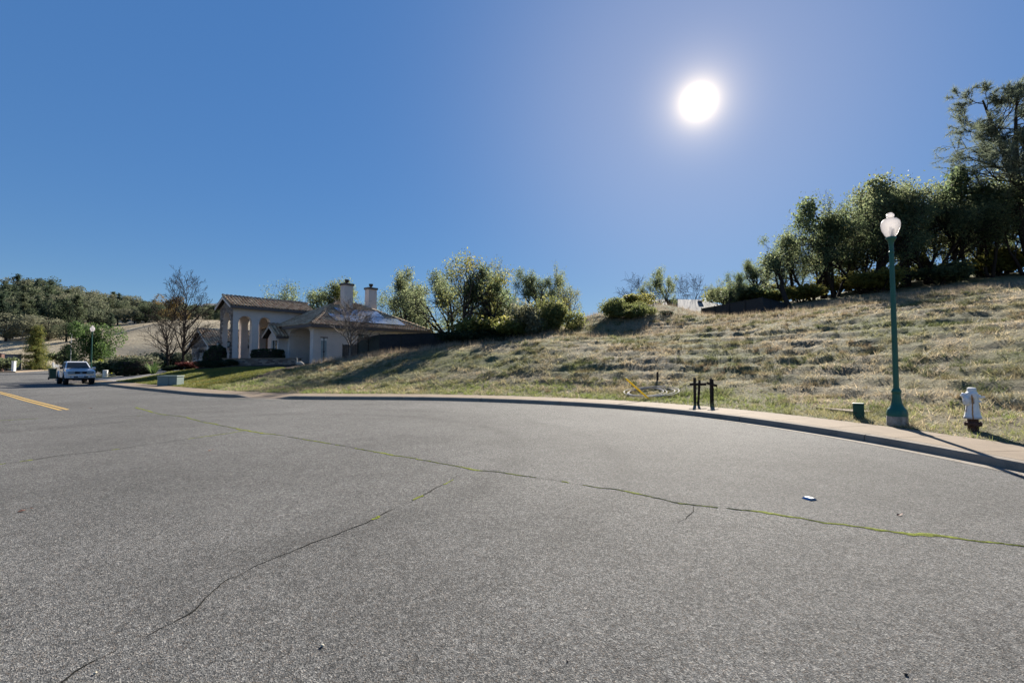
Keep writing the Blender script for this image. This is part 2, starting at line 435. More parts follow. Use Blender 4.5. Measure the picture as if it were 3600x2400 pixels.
# ================================================================== SETTING MATERIALS
def asphalt():
    m, t, b, o = new_mat('asphalt')
    p = pos(t)
    v1 = N(t, 'ShaderNodeTexVoronoi'); v1.inputs['Scale'].default_value = 140; t.links.new(p, v1.inputs['Vector'])
    v2 = N(t, 'ShaderNodeTexVoronoi'); v2.inputs['Scale'].default_value = 42; t.links.new(p, v2.inputs['Vector'])
    sep = N(t, 'ShaderNodeSeparateColor'); t.links.new(v1.outputs['Color'], sep.inputs[0])
    sep2 = N(t, 'ShaderNodeSeparateColor'); t.links.new(v2.outputs['Color'], sep2.inputs[0])
    c = ramp(t, sep.outputs[0], [(0.0, (0.030, 0.032, 0.033)), (0.40, (0.084, 0.084, 0.083)), (0.80, (0.136, 0.135, 0.131)), (0.97, (0.235, 0.227, 0.211))])
    c2 = ramp(t, sep2.outputs[1], [(0.0, 0.62), (0.6, 1.0), (1.0, 1.35)])
    c = mix(t, 0.8, c, c2, 'MULTIPLY')
    warm = ramp(t, sep.outputs[2], [(0.86, 0.0), (0.94, 1.0)])
    c = mix(t, mix(t, 1.0, warm, 0.22, 'MULTIPLY'), c, (0.26, 0.185, 0.13))
    big = ramp(t, noise(t, p, 0.22, 4, 0.6), [(0.3, 0.74), (0.7, 1.16)])
    mid = ramp(t, noise(t, p, 2.4, 5, 0.7), [(0.3, 0.88), (0.7, 1.1)])
    c = mix(t, 1.0, c, big, 'MULTIPLY'); c = mix(t, 1.0, c, mid, 'MULTIPLY')
    # worn wheel tracks that sweep round the bend
    dist = N(t, 'ShaderNodeVectorMath', operation='DISTANCE'); t.links.new(p, dist.inputs[0]); dist.inputs[1].default_value = (-6.0, 9.0, 0)
    ns = N(t, 'ShaderNodeMath', operation='MULTIPLY_ADD'); t.links.new(noise(t, p, 0.5, 3), ns.inputs[0]); ns.inputs[1].default_value = 0.5; t.links.new(dist.outputs['Value'], ns.inputs[2])
    sc_ = N(t, 'ShaderNodeMath', operation='MULTIPLY'); t.links.new(ns.outputs[0], sc_.inputs[0]); sc_.inputs[1].default_value = 0.08
    trk = ramp(t, sc_.outputs[0], [(0.0, 1.0), (0.485, 1.0), (0.515, 0.80), (0.545, 1.0), (0.615, 1.0), (0.645, 0.84), (0.675, 1.0), (0.9, 1.0)])
    c = mix(t, ramp(t, noise(t, p, 0.6, 3), [(0.38, 0.2), (0.6, 1.0)]), c, mix(t, 1.0, c, trk, 'MULTIPLY'))
    stain = ramp(t, noise(t, p, 0.75, 5, 0.7, 1.5), [(0.63, 1.0), (0.72, 0.82)])
    c = mix(t, 1.0, c, stain, 'MULTIPLY')
    t.links.new(c, b.inputs['Base Color'])
    b.inputs['Roughness'].default_value = 0.9; b.inputs['Specular IOR Level'].default_value = 0.10
    hgt = N(t, 'ShaderNodeMath', operation='ADD')
    t.links.new(v1.outputs['Distance'], hgt.inputs[0]); t.links.new(noise(t, p, 160, 2), hgt.inputs[1])
    bump(t, b, hgt.outputs[0], 0.7, 0.006)
    return m
M_ASPH = asphalt()
def concrete(name, col, stain=(0.16, 0.13, 0.10)):
    m, t, b, o = new_mat(name); p = pos(t)
    c = ramp(t, noise(t, p, 1.7, 6, 0.7), [(0.3, tuple(x * 0.82 for x in col)), (0.7, tuple(x * 1.12 for x in col))])
    g = ramp(t, noise(t, p, 120, 2, 0.5), [(0.35, 0.86), (0.7, 1.1)])
    c = mix(t, 1.0, c, g, 'MULTIPLY')
    s = ramp(t, noise(t, p, 0.9, 6, 0.75, 0.6), [(0.56, 0.0), (0.72, 0.55)])
    c = mix(t, s, c, stain)
    t.links.new(c, b.inputs['Base Color']); b.inputs['Roughness'].default_value = 0.85
    b.inputs['Specular IOR Level'].default_value = 0.05
    bump(t, b, noise(t, p, 150, 3), 0.35, 0.004)
    return m
M_WALK = concrete('pavement_concrete', (0.225, 0.178, 0.132))
M_KERB = concrete('kerb_concrete', (0.26, 0.225, 0.185), (0.10, 0.085, 0.07))
M_GUTTER = concrete('gutter_concrete', (0.24, 0.21, 0.175))
M_DRIVE = concrete('driveway_concrete', (0.27, 0.255, 0.235))
def hill_mat():
    m, t, b, o = new_mat('hill_soil_and_thatch'); p = pos(t)
    f1 = noise(t, p, 0.22, 5, 0.65); f2 = noise(t, p, 2.6, 6, 0.75); f3 = noise(t, p, 14, 4, 0.7)
    thatch = ramp(t, f3, [(0.25, (0.13, 0.105, 0.065)), (0.5, (0.25, 0.215, 0.14)), (0.75, (0.38, 0.335, 0.24))])
    green = ramp(t, f3, [(0.25, (0.065, 0.085, 0.028)), (0.7, (0.19, 0.215, 0.085))])
    fac = ramp(t, f1, [(0.40, 0.0), (0.62, 0.75)])
    c = mix(t, fac, thatch, green)
    c = mix(t, ramp(t, f2, [(0.56, 0.0), (0.70, 0.8)]), c, (0.085, 0.065, 0.045))
    t.links.new(c, b.inputs['Base Color']); b.inputs['Roughness'].default_value = 0.95; b.inputs['Specular IOR Level'].default_value = 0.1
    h = N(t, 'ShaderNodeMath', operation='MULTIPLY_ADD'); t.links.new(noise(t, p, 4.5, 5, 0.75), h.inputs[0]); h.inputs[1].default_value = 2.2; t.links.new(f3, h.inputs[2])
    bump(t, b, h.outputs[0], 1.0, 0.16)
    return m
M_HILL = hill_mat()
M_MULCH = simple('bark_mulch', (0.050, 0.036, 0.026), 0.95, 0.5, 9, bmp=1.0, bscale=30, obj=False, spec=0.1)
M_LAWN = simple('lawn_soil', (0.10, 0.11, 0.035), 0.95, 0.4, 5, bmp=0.8, bscale=40, obj=False, spec=0.1)
def far_mat():
    m, t, b, o = new_mat('far_dry_grassland'); p = pos(t)
    c = ramp(t, noise(t, p, 0.05, 6, 0.7), [(0.3, (0.25, 0.205, 0.135)), (0.5, (0.35, 0.295, 0.205)), (0.7, (0.43, 0.37, 0.27))])
    st = noise(t, pos(t, (0.05, 0.5, 0.6)), 1.5, 4, 0.7)
    c = mix(t, ramp(t, st, [(0.55, 0.0), (0.75, 0.5)]), c, (0.15, 0.115, 0.075))
    c = mix(t, ramp(t, noise(t, p, 0.5, 5, 0.7), [(0.58, 0.0), (0.72, 0.4)]), c, (0.11, 0.09, 0.05))
    t.links.new(c, b.inputs['Base Color']); b.inputs['Roughness'].default_value = 0.95; b.inputs['Specular IOR Level'].default_value = 0.05
    bump(t, b, noise(t, p, 1.2, 6, 0.75), 0.8, 0.5)
    return m
M_FAR = far_mat()

# ================================================================== GROUND SHEETS
GX = np.arange(-66, 60.01, 0.25); GY = np.arange(-12, 78.01, 0.25)
XX, YY = np.meshgrid(GX, GY)
SDG = kerb_sd(XX, YY)
ZZ = full_h(XX, YY, SDG)
ZZ = np.where(SDG < SW + 0.25, np.minimum(ZZ, 0.145), ZZ)
ZZ = np.where(SDG < SW - 0.2, 0.02, ZZ)
near_r = np.array([kerb_h(i) for i in range(len(KERB))])
nx, ny = len(GX), len(GY)
idx = np.arange(nx * ny).reshape(ny, nx)
F4 = np.stack([idx[:-1, :-1], idx[:-1, 1:], idx[1:, 1:], idx[1:, :-1]], -1).reshape(-1, 4)
cxs = (XX[:-1, :-1] + 0.125).ravel(); cys = (YY[:-1, :-1] + 0.125).ravel()
keep = SDG[:-1, :-1].ravel() > SW - 0.55
zl = in_poly(cxs, cys, LAWN); zd = in_poly(cxs, cys, DRIVE); zb = in_poly(cxs, cys, BED) & ~zl
AV = np.stack([XX.ravel(), YY.ravel(), ZZ.ravel()], 1)
def sheet(name, sel, mat):
    F = F4[sel]; used, inv = np.unique(F.ravel(), return_inverse=True)
    me = np_mesh(name, AV[used], inv.reshape(-1, 4), True)
    return kind(link_mesh(name, me, mat), 'structure')
sheet('hillside', keep & ~zl & ~zd & ~zb, M_HILL)
sheet('lawn', keep & zl, M_LAWN)
sheet('driveway', keep & zd & ~zl, M_DRIVE)
sheet('planting_bed', keep & zb & ~zd, M_MULCH)
# far terrain, one sheet to the horizon
fx = np.concatenate([np.arange(-900, -280, 40), np.arange(-280, 300, 7), np.arange(300, 1600, 50)]); fy = np.concatenate([np.arange(-500, -40, 40), np.arange(-40, 420, 7), np.arange(420, 1500, 40)])
FX, FY = np.meshgrid(fx, fy)
FZ = base_h(FX, FY) + sstep(FY, 90, 140) * (3.0 * fbm(FX * 0.03, FY * 0.03, 5) + 0.8 * fbm(FX * 0.15, FY * 0.15, 8))
inside = (FX > -62) & (FX < 56) & (FY > -8) & (FY < 74)
FZ = np.where(inside, FZ - 2.5, FZ - 0.12)
fsd = kerb_sd(FX, FY)
FZ = np.where((fsd < 8) & (FY < 108), np.minimum(FZ, -0.4), FZ)
n2x, n2y = len(fx), len(fy); idx2 = np.arange(n2x * n2y).reshape(n2y, n2x)
F2 = np.stack([idx2[:-1, :-1], idx2[:-1, 1:], idx2[1:, 1:], idx2[1:, :-1]], -1).reshape(-1, 4)
kind(link_mesh('terrain', np_mesh('terrain', np.stack([FX.ravel(), FY.ravel(), FZ.ravel()], 1), F2, True), M_FAR), 'structure')
def HF(x, y):        # height of the far sheet
    x = np.array([x], float); y = np.array([y], float)
    return float((base_h(x, y) + sstep(y, 90, 140) * (3.0 * fbm(x * 0.03, y * 0.03, 5) + 0.8 * fbm(x * 0.15, y * 0.15, 8)))[0]) - 0.12

# road
ring = [(p.x + n.x * 0.02, p.y + n.y * 0.02) for p, n in zip(KERB, KN)]
ring += [(-137, 160), (-115, 124), (-98, 103), (-82, 80), (-96, 50), (-160, 20), (-160, -60), (7.4, -60)]
me = bpy.data.meshes.new('road'); me.from_pydata([(x, y, 0.0) for x, y in ring], [], [tuple(range(len(ring)))]); me.update()
bm = bmesh.new(); bm.from_mesh(me); bmesh.ops.triangulate(bm, faces=bm.faces); bmesh.ops.recalc_face_normals(bm, faces=bm.faces)
if sum(f.normal.z for f in bm.faces) < 0: bmesh.ops.reverse_faces(bm, faces=bm.faces)
bm.to_mesh(me); bm.free()
road = kind(link_mesh('road', me, M_ASPH), 'structure')
# far pavement across the junction
def strip(path, w, z0, z1):
    mb = MB(); pts = [Vector((x, y, 0)) for x, y in path]
    L = []; R_ = []
    for i, p in enumerate(pts):
        d = pts[min(i + 1, len(pts) - 1)] - pts[max(i - 1, 0)]; d.normalize(); n = Vector((-d.y, d.x, 0))
        L.append(p); R_.append(p + n * w)
    for i in range(len(pts) - 1):
        mb.prism([L[i] + Vector((0, 0, z0)), L[i + 1] + Vector((0, 0, z0)), R_[i + 1] + Vector((0, 0, z0)), R_[i] + Vector((0, 0, z0))], (0, 0, z1 - z0))
    return mb
kind(strip([(-96, 50), (-82, 80), (-98, 103), (-115, 124), (-137, 160)], 2.6, -0.3, 0.16).build('far_pavement', M_WALK), 'structure')

# kerb stones, gutter lengths and pavement slabs, each its own piece
kerb_root = kind(empty('kerb', (0, 0, 0)), 'structure'); gut_root = kind(empty('gutter', (0, 0, 0)), 'structure'); walk_root = kind(empty('pavement', (0, 0, 0)), 'structure')
i0 = min(range(len(KERB)), key=lambda i: abs(KERB[i].y + 4) + (0 if KERB[i].x > 0 else 99))
def sweep(name, a, b, prof, mat, parent, gap=0.012, useh=True):
    """prof(i) -> list of (offset, z) closed section at kerb index i"""
    mb = MB(); ids = list(range(a, b + 1)); n = None; vs = []; fs = []
    for q, i in enumerate(ids):
        P = KERB[i].copy(); d = Vector((-KN[i].y, KN[i].x, 0))
        if q == 0: P += d * gap
        if q == len(ids) - 1: P -= d * gap
        pr = prof(i); n = len(pr)
        vs += [P + KN[i] * o_ + Vector((0, 0, z)) for o_, z in pr]
    for q in range(len(ids) - 1):
        for k in range(n):
            k2 = (k + 1) % n
            fs.append((q * n + k, q * n + k2, (q + 1) * n + k2, (q + 1) * n + k))
    fs.append(tuple(range(n))); fs.append(tuple(reversed(range((len(ids) - 1) * n, len(ids) * n))))
    mb.add(vs, fs)
    return mb.build(name, mat, parent, auto=35)
def kerb_prof(i):
    h = kerb_h(i)
    return [(-0.005, -0.06), (0.0, 0.008), (0.012, max(0.012, h - 0.03)), (0.022, max(0.016, h - 0.010)), (0.045, h), (0.155, h + 0.002), (0.155, -0.06)]
def slab_prof(i):
    h = kerb_h(i); e = 0.15 if abs(i - i_ramp) * 0.25 > 6 else 0.15
    return [(0.163, -0.05), (0.163, h - 0.004), (0.172, h + 0.004), (SW - 0.01, e + 0.006), (SW, e - 0.002), (SW, -0.05)]
def gut_prof(i): return [(-0.26, -0.03), (-0.26, 0.005), (-0.008, 0.0052), (-0.008, -0.03)]
for a in range(i0, i_end - 14, 14):
    sweep('kerb_stone', a, a + 14, kerb_prof, M_KERB, kerb_root, 0.010)
    sweep('gutter_length', a, a + 14, gut_prof, M_GUTTER, gut_root, 0.004)
for a in range(i0, i_end - 6, 6):
    sweep('slab', a, a + 6, slab_prof, M_WALK, walk_root, 0.008)

# double yellow centre line and the cracks
M_YEL = simple('yellow_road_paint', (0.40, 0.25, 0.045), 0.7, 0.25, 14, obj=False, dirt=((0.10, 0.10, 0.10), 0.35, 30))
def offset_path(P, o_):
    r = []
    for i, p in enumerate(P):
        d = P[min(i + 1, len(P) - 1)] - P[max(i - 1, 0)]; d.normalize(); r.append(p + Vector((-d.y, d.x, 0)) * o_)
    return r
yl = [ground(u, v) for u, v in [(226, 1440.5), (160, 1423), (90, 1405), (0, 1380), (-120, 1355), (-260, 1338)]]
yl = catmull(yl, 0.5)
for o1, o2 in ((0.045, 0.145), (-0.145, -0.045)):
    A1, B1 = offset_path(yl, o1), offset_path(yl, o2); mb = MB()
    for i in range(len(yl) - 1): mb.add([A1[i], A1[i + 1], B1[i + 1], B1[i]], [(0, 1, 2, 3)])
    o = mb.build('yellow_line', M_YEL, road); o.location.z = 0.004
M_TAR = simple('dark_line_gap', (0.03, 0.03, 0.03), 0.8, 0.2, 9, obj=False)
A1, B1 = offset_path(yl, 0.045), offset_path(yl, -0.045); mb = MB()
for i in range(len(yl) - 1): mb.add([A1[i], A1[i + 1], B1[i + 1], B1[i]], [(0, 1, 2, 3)])
o = mb.build('black_line', M_TAR, road); o.location.z = 0.0038
M_CRACK = simple('crack_dark', (0.012, 0.012, 0.011), 0.95, 0.3, 30, obj=False, spec=0.05)
M_MOSS = simple('crack_moss', (0.145, 0.17, 0.020), 0.95, 0.6, 25, bmp=1.0, bscale=120, obj=False, spec=0.1)
D2N = 3600 / 2352.0
cracks = [
 ([(310, 935), (365, 950), (430, 958), (440, 963), (500, 975), (560, 988), (650, 1001), (800, 1026), (950, 1054), (1050, 1070), (1100, 1080), (1150, 1084), (1300, 1107), (1430, 1128), (1500, 1143), (1600, 1160), (1700, 1169), (1800, 1184), (1950, 1206), (2050, 1222), (2150, 1231), (2250, 1245), (2352, 1256), (2480, 1270)], 0.008, 0.93),
 ([(-60, 1075), (0, 1067), (150, 1045), (250, 1034), (400, 1012), (520, 996), (560, 988)], 0.019, 0.45),
 ([(1060, 1088), (1000, 1123), (950, 1146), (880, 1180), (800, 1214), (700, 1255), (620, 1285), (560, 1316), (505, 1343), (490, 1362), (470, 1385), (400, 1432), (300, 1477), (205, 1520), (180, 1535), (140, 1562), (90, 1600)], 0.009, 0.12),
 ([(1597, 1163), (1583, 1180), (1572, 1192), (1556, 1203)], 0.007, 0.0),
 ([(-40, 968), (120, 960), (300, 955), (420, 957)], 0.026, 0.25),
 ([(440, 957), (560, 957), (660, 948), (760, 942)], 0.011, 0.0),
]
rngc = random.Random(4)
for pts, w, mossy in cracks:
    mw = 0.026 if mossy > 0.9 else 0.011
    P = catmull([ground(u * D2N, v * D2N) for u, v in pts], 0.04)
    mb = MB(); mm = MB(); ph = rngc.random() * 100
    nrm = offset_path(P, 1.0)
    arr = np.arange(len(P)) * 0.05
    jig = fbm(arr * 2.3 + ph, arr * 0, 7, 4) * 0.12 + fbm(arr * 9 + ph, arr * 0, 27, 3) * 0.05; wid = np.clip(-0.15 + 1.5 * vnoise(arr * 2.2 + ph, arr * 0, 9) + 0.9 * (vnoise(arr * 11 + ph, arr * 0, 39) - 0.4), 0.08, 2.6); mo = vnoise(arr * 0.9 + ph, arr * 0, 19) + 0.35 * vnoise(arr * 4.0 + ph, arr * 0, 59); mo = np.argsort(np.argsort(mo)) / len(mo)
    C = [p + (q - p) * float(j) for p, q, j in zip(P, nrm, jig)]
    for i in range(len(P) - 1):
        n = (nrm[i] - P[i]); n1 = (nrm[i + 1] - P[i + 1])
        a, b_ = w * wid[i] * 0.5, w * wid[i + 1] * 0.5
        mb.add([C[i] - n * a, C[i + 1] - n1 * b_, C[i + 1] + n1 * b_, C[i] + n * a], [(0, 1, 2, 3)])
        if mo[i] < mossy:
            w1 = mw * (0.25 + wid[i]) * (1.2 - 0.8 * mo[i]); w2 = mw * (0.25 + wid[i + 1]) * (1.2 - 0.8 * mo[i + 1])
            off = n * 0.010 * (rngc.random() - 0.3)
            z = Vector((0, 0, 0.0035 + 0.003 * rngc.random()))
            mm.add([C[i] - n * w1 * 1.0 + off, C[i + 1] - n1 * w2 + off, C[i + 1] + off + z, C[i] + off + z, C[i + 1] + n1 * w2 + off, C[i] + n * w1 + off], [(0, 1, 2, 3), (3, 2, 4, 5)])
    o = mb.build('crack', M_CRACK, road); o.location.z = 0.004
    if mm.v:
        o = mm.build('moss', M_MOSS, road); o.location.z = 0.003; kind(o, 'stuff')

# ================================================================== PLANTS
M_BARK = simple('grey_bark', (0.075, 0.060, 0.048), 0.95, 0.35, 12, bmp=0.9, bscale=45, spec=0.1)
M_BARKD = simple('dark_bark', (0.035, 0.028, 0.024), 0.95, 0.35, 12, bmp=0.9, bscale=45, spec=0.1)
M_BARKP = simple('pale_bark', (0.17, 0.145, 0.125), 0.9, 0.3, 12, bmp=0.6, bscale=45, spec=0.15)
L_OAK = leaf_mat('oak_leaves', ((0.052, 0.072, 0.038), (0.090, 0.116, 0.058), (0.165, 0.185, 0.095)), 0.60, 0.65, 0.1)
L_OAKY = leaf_mat('olive_leaves', ((0.085, 0.092, 0.025), (0.14, 0.142, 0.038), (0.22, 0.205, 0.060)), 0.52, 0.6, 0.15)
L_BUSH = leaf_mat('coyote_bush_leaves', ((0.075, 0.095, 0.030), (0.13, 0.145, 0.050), (0.21, 0.21, 0.085)), 0.45)
L_PINE = leaf_mat('grey_pine_needles', ((0.070, 0.090, 0.062), (0.115, 0.135, 0.095), (0.17, 0.19, 0.135)), 0.45)
L_FAR = leaf_mat('far_tree_leaves', ((0.034, 0.050, 0.030), (0.060, 0.078, 0.044), (0.10, 0.115, 0.066)), 0.35, 0.7, 0.1)
L_FARP = leaf_mat('far_pine_needles', ((0.026, 0.044, 0.030), (0.044, 0.066, 0.042), (0.07, 0.094, 0.06)), 0.3, 0.7, 0.1)
L_FARG = leaf_mat('far_grey_oak_leaves', ((0.065, 0.078, 0.050), (0.10, 0.11, 0.072), (0.145, 0.15, 0.10)), 0.35, 0.7, 0.1)
L_DARK = leaf_mat('dark_hedge_leaves', ((0.012, 0.022, 0.012), (0.022, 0.036, 0.018), (0.04, 0.058, 0.026)), 0.25)
L_RED = leaf_mat('red_shrub_leaves', ((0.035, 0.010, 0.010), (0.07, 0.018, 0.018), (0.12, 0.04, 0.03)), 0.3)
L_LIME = leaf_mat('lime_shrub_leaves', ((0.10, 0.125, 0.012), (0.15, 0.175, 0.018), (0.22, 0.24, 0.03)), 0.45, 0.6, 0.15)
L_GREEN = leaf_mat('fresh_green_needles', ((0.030, 0.060, 0.020), (0.052, 0.092, 0.028), (0.095, 0.145, 0.042)), 0.42, 0.6, 0.15)
L_CYP = leaf_mat('golden_cypress_sprays', ((0.045, 0.070, 0.025), (0.095, 0.11, 0.028), (0.18, 0.16, 0.04)), 0.4)
L_PALE = leaf_mat('pale_grey_leaves', ((0.09, 0.095, 0.055), (0.14, 0.14, 0.085), (0.22, 0.21, 0.14)), 0.45)
L_BROWN = leaf_mat('bronze_leaves', ((0.075, 0.050, 0.022), (0.125, 0.085, 0.030), (0.19, 0.14, 0.05)), 0.4)

def leaves(C, size, rng, aspect=0.6, up=0.0):
    """a small folded diamond at each centre"""
    n = len(C)
    a = rng.normal(size=(n, 3)); a[:, 2] += up; a /= np.linalg.norm(a, axis=1)[:, None]
    b = rng.normal(size=(n, 3)); b -= (b * a).sum(1)[:, None] * a; b /= np.linalg.norm(b, axis=1)[:, None]
    s = size * (0.6 + 0.8 * rng.random(n))[:, None]
    V = np.empty((n, 4, 3), np.float32)
    V[:, 0] = C - a * s * 0.5; V[:, 1] = C + b * s * aspect * 0.5; V[:, 2] = C + a * s * 0.5; V[:, 3] = C - b * s * aspect * 0.5
    return V.reshape(-1, 3), np.arange(n * 4).reshape(n, 4)
def needles(C, D, length, width, per, rng, spread=0.9):
    n = len(C); k = n * per
    P = np.repeat(C, per, 0); dd = np.repeat(D, per, 0) + rng.normal(size=(k, 3)) * spread
    dd /= np.linalg.norm(dd, axis=1)[:, None]
    w = rng.normal(size=(k, 3)); w -= (w * dd).sum(1)[:, None] * dd; w /= np.linalg.norm(w, axis=1)[:, None]
    L = length * (0.6 + 0.7 * rng.random(k))[:, None]
    V = np.empty((k, 3, 3), np.float32); V[:, 0] = P - w * width * 0.5; V[:, 1] = P + w * width * 0.5; V[:, 2] = P + dd * L
    return V.reshape(-1, 3), np.arange(k * 3).reshape(k, 3)

class Tree:
    def __init__(s, seed): s.r = random.Random(seed); s.rng = np.random.default_rng(seed); s.wood = MB(); s.tips = []
    def limb(s, p, d, length, rad, level, maxlev, nch, ang, gnarl, upb, shrink=0.62, sides=(7, 5, 4, 3, 3, 3), start=0.35, taper=0.35, minr=0.006):
        r = s.r; n = 6 if level < 2 else (4 if level < 3 else 3)
        pts = [p.copy()]; dirs = [d.copy()]; seg = length / n
        for i in range(n):
            d = d + Vector((r.gauss(0, gnarl), r.gauss(0, gnarl), r.gauss(0, gnarl))) + Vector((0, 0, upb))
            d.normalize(); p = p + d * seg; pts.append(p.copy()); dirs.append(d.copy())
        rads = [max(minr, rad * (1 - (1 - taper) * i / n)) for i in range(n + 1)]
        s.wood.tube(pts, rads, sides[min(level, 5)], caps=False)
        if level >= maxlev:
            for q in range(1, n + 1): s.tips.append((pts[q], dirs[q]))
            return
        k = nch[min(level, len(nch) - 1)]
        for c in range(k):
            f = start + (1 - start) * (c + r.random()) / k if level or True else 1
            x = min(f * n, n - 1e-4); i = int(x); q = pts[i].lerp(pts[i + 1], x - i)
            ax = Vector((r.gauss(0, 1), r.gauss(0, 1), r.gauss(0, 1))); ax = ax - dirs[i] * ax.dot(dirs[i]); ax.normalize()
            a = math.radians(ang * (0.7 + 0.6 * r.random()))
            nd = dirs[i] * math.cos(a) + ax * math.sin(a)
            s.limb(q, nd, length * shrink * (0.75 + 0.5 * r.random()) * (1.15 - 0.45 * f), rads[i] * 0.62, level + 1, maxlev, nch, ang, gnarl, upb, shrink, sides, 0.25, taper, minr)
    def tip_arrays(s):
        return np.array([t[0] for t in s.tips]), np.array([t[1] for t in s.tips])
    def wood_mesh(s, name, mat):
        me = s.wood.mesh(name, smooth=True); me.materials.append(mat); return me

PROTO = {}
def proto(key, trunk_me, crown_me, height, names=('trunk', 'crown')):
    PROTO[key] = (trunk_me, crown_me, height, names)
def plant(key, name, p, height, label, cat, group=None, rz=None, sx=1.0, mat=None, tilt=(0, 0)):
    tr, cr, h0, names = PROTO[key]
    k = height / h0
    o = empty(name, p, rz if rz is not None else random.random() * 6.28)
    o.scale = (k * sx, k * sx, k); o.rotation_euler[0] = tilt[0]; o.rotation_euler[1] = tilt[1]
    if tr is not None: link_mesh(names[0], tr, None, o)
    if cr is not None:
        me = cr
        c = link_mesh(names[1], me, None, o)
        if mat is not None:
            c.material_slots[0].link = 'OBJECT'; c.material_slots[0].material = mat
    return tag(o, label, cat, group)

def crown_mesh(name, C, size, rng, mat, aspect=0.6):
    V, F = leaves(C, size, rng, aspect); me = np_mesh(name, V, F); me.materials.append(mat); return me
def make_oak(key, seed, stems, h, rad, ang, leaf_n, leaf_s, spread, mat, bark=M_BARK, gnarl=0.16, nch=(5, 5, 4), thin=1.0, lean=0.25, levels=3):
    t = Tree(seed); r = t.r
    for q in range(stems):
        a = 6.283 * q / stems + r.random()
        d = Vector((math.cos(a) * lean, math.sin(a) * lean, 1)).normalized()
        t.limb(Vector((0.12 * math.cos(a) * (stems > 1), 0.12 * math.sin(a) * (stems > 1), -0.25)), d, h * 0.62 * (0.85 + 0.3 * r.random()), rad * (0.8 + 0.3 * r.random()), 0, levels, nch, ang, gnarl, 0.045, 0.60, start=0.32)
    T, D = t.tip_arrays(); rng = t.rng
    if thin < 1.0: T = T[rng.random(len(T)) < thin]
    # leaves gather in clumps: some tips carry many, some few
    clump = vnoise(T[:, 0] * 1.1 + seed, T[:, 1] * 1.1 + T[:, 2] * 0.9, seed)
    w = np.clip((clump - 0.36) * 3.0, 0.015, 1.5); w /= w.sum()
    pick = rng.choice(len(T), leaf_n, p=w)
    C = T[pick] + rng.normal(size=(leaf_n, 3)) * spread
    top = max(C[:, 2].max(), T[:, 2].max())
    proto(key, t.wood_mesh(key + '_wood', bark), crown_mesh(key + '_leaves', C, leaf_s, rng, mat), float(np.percentile(C[:, 2], 99.5)))
def make_bare(key, seed, h, rad, ang, bark, nch, upb, shrink, gnarl=0.10, levels=4, start=0.2, taper=0.1, minr=0.010, stems=1, lean=0.0):
    t = Tree(seed)
    for q in range(stems):
        a = 6.283 * q / max(1, stems)
        d = Vector((math.cos(a) * lean, math.sin(a) * lean, 1)).normalized()
        t.limb(Vector((0, 0, -0.2)), d, h * (0.95 if stems == 1 else 0.7), rad, 0, levels, nch, ang, gnarl, upb, shrink, start=start, taper=taper, minr=minr)
    z = max(v[2] for v in t.wood.v)
    # trunk below, twigs as the crown
    proto(key, t.wood_mesh(key + '_wood', bark), None, z)
def make_shrub(key, seed, leaf_n, leaf_s, mat, lumps=7, flat=0.8, hollow=0.55, stems=7, rough=0.22, aspect=0.6, upright=0.0):
    """a lumpy bush one metre high"""
    r = random.Random(seed); rng = np.random.default_rng(seed); t = Tree(seed)
    C = []
    cs = [(Vector((r.gauss(0, 0.28), r.gauss(0, 0.28), 0.28 + 0.42 * r.random())), 0.20 + 0.20 * r.random()) for _ in range(lumps)]
    per = leaf_n // lumps
    for c, rd in cs:
        d = rng.normal(size=(per, 3)); d /= np.linalg.norm(d, axis=1)[:, None]
        k = rd * (hollow + (1 - hollow) * rng.random(per)) * (1 + rough * rng.normal(size=per))
        p = np.array(c) + d * k[:, None] * np.array([1.05, 1.05, flat + upright])
        C.append(p)
    C = np.concatenate(C); C[:, 2] = np.abs(C[:, 2])
    for q in range(stems):
        a = r.random() * 6.28; c, rd = r.choice(cs)
        t.wood.tube([Vector((0.06 * math.cos(a), 0.06 * math.sin(a), -0.1)), Vector((c.x * 0.5, c.y * 0.5, c.z * 0.55)), c], [0.022, 0.016, 0.008], 4, caps=False)
    z = float(np.percentile(C[:, 2], 99))
    proto(key, t.wood_mesh(key + '_stems', M_BARKD), crown_mesh(key + '_leaves', C, leaf_s, rng, mat, aspect), z, ('stems', 'foliage'))
def make_hedge(key, seed, size, leaf_n, leaf_s, mat, round_=0.35):
    """clipped block of leaves, size in metres"""
    rng = np.random.default_rng(seed)
    p = rng.uniform(-1, 1, size=(leaf_n, 3)); ax = rng.integers(0, 3, leaf_n); sg = np.sign(rng.uniform(-1, 1, leaf_n))
    p[np.arange(leaf_n), ax] = sg
    n = np.linalg.norm(p, axis=1)[:, None]; p = p * (1 - round_) + p / n * round_ * 1.15
    p += rng.normal(size=p.shape) * 0.035
    p = p * np.array([size[0] / 2, size[1] / 2, size[2] / 2]) + np.array([0, 0, size[2] / 2])
    t = Tree(seed); t.wood.tube([(0, 0, -0.1), (0, 0, size[2] * 0.55)], [0.04, 0.03], 5)
    t.wood.box((0, 0, size[2] * 0.5), (size[0] * 0.8, size[1] * 0.8, size[2] * 0.8))
    proto(key, t.wood_mesh(key + '_stems', M_BARKD), crown_mesh(key + '_leaves', p, leaf_s, rng, mat), size[2], ('stems', 'foliage'))
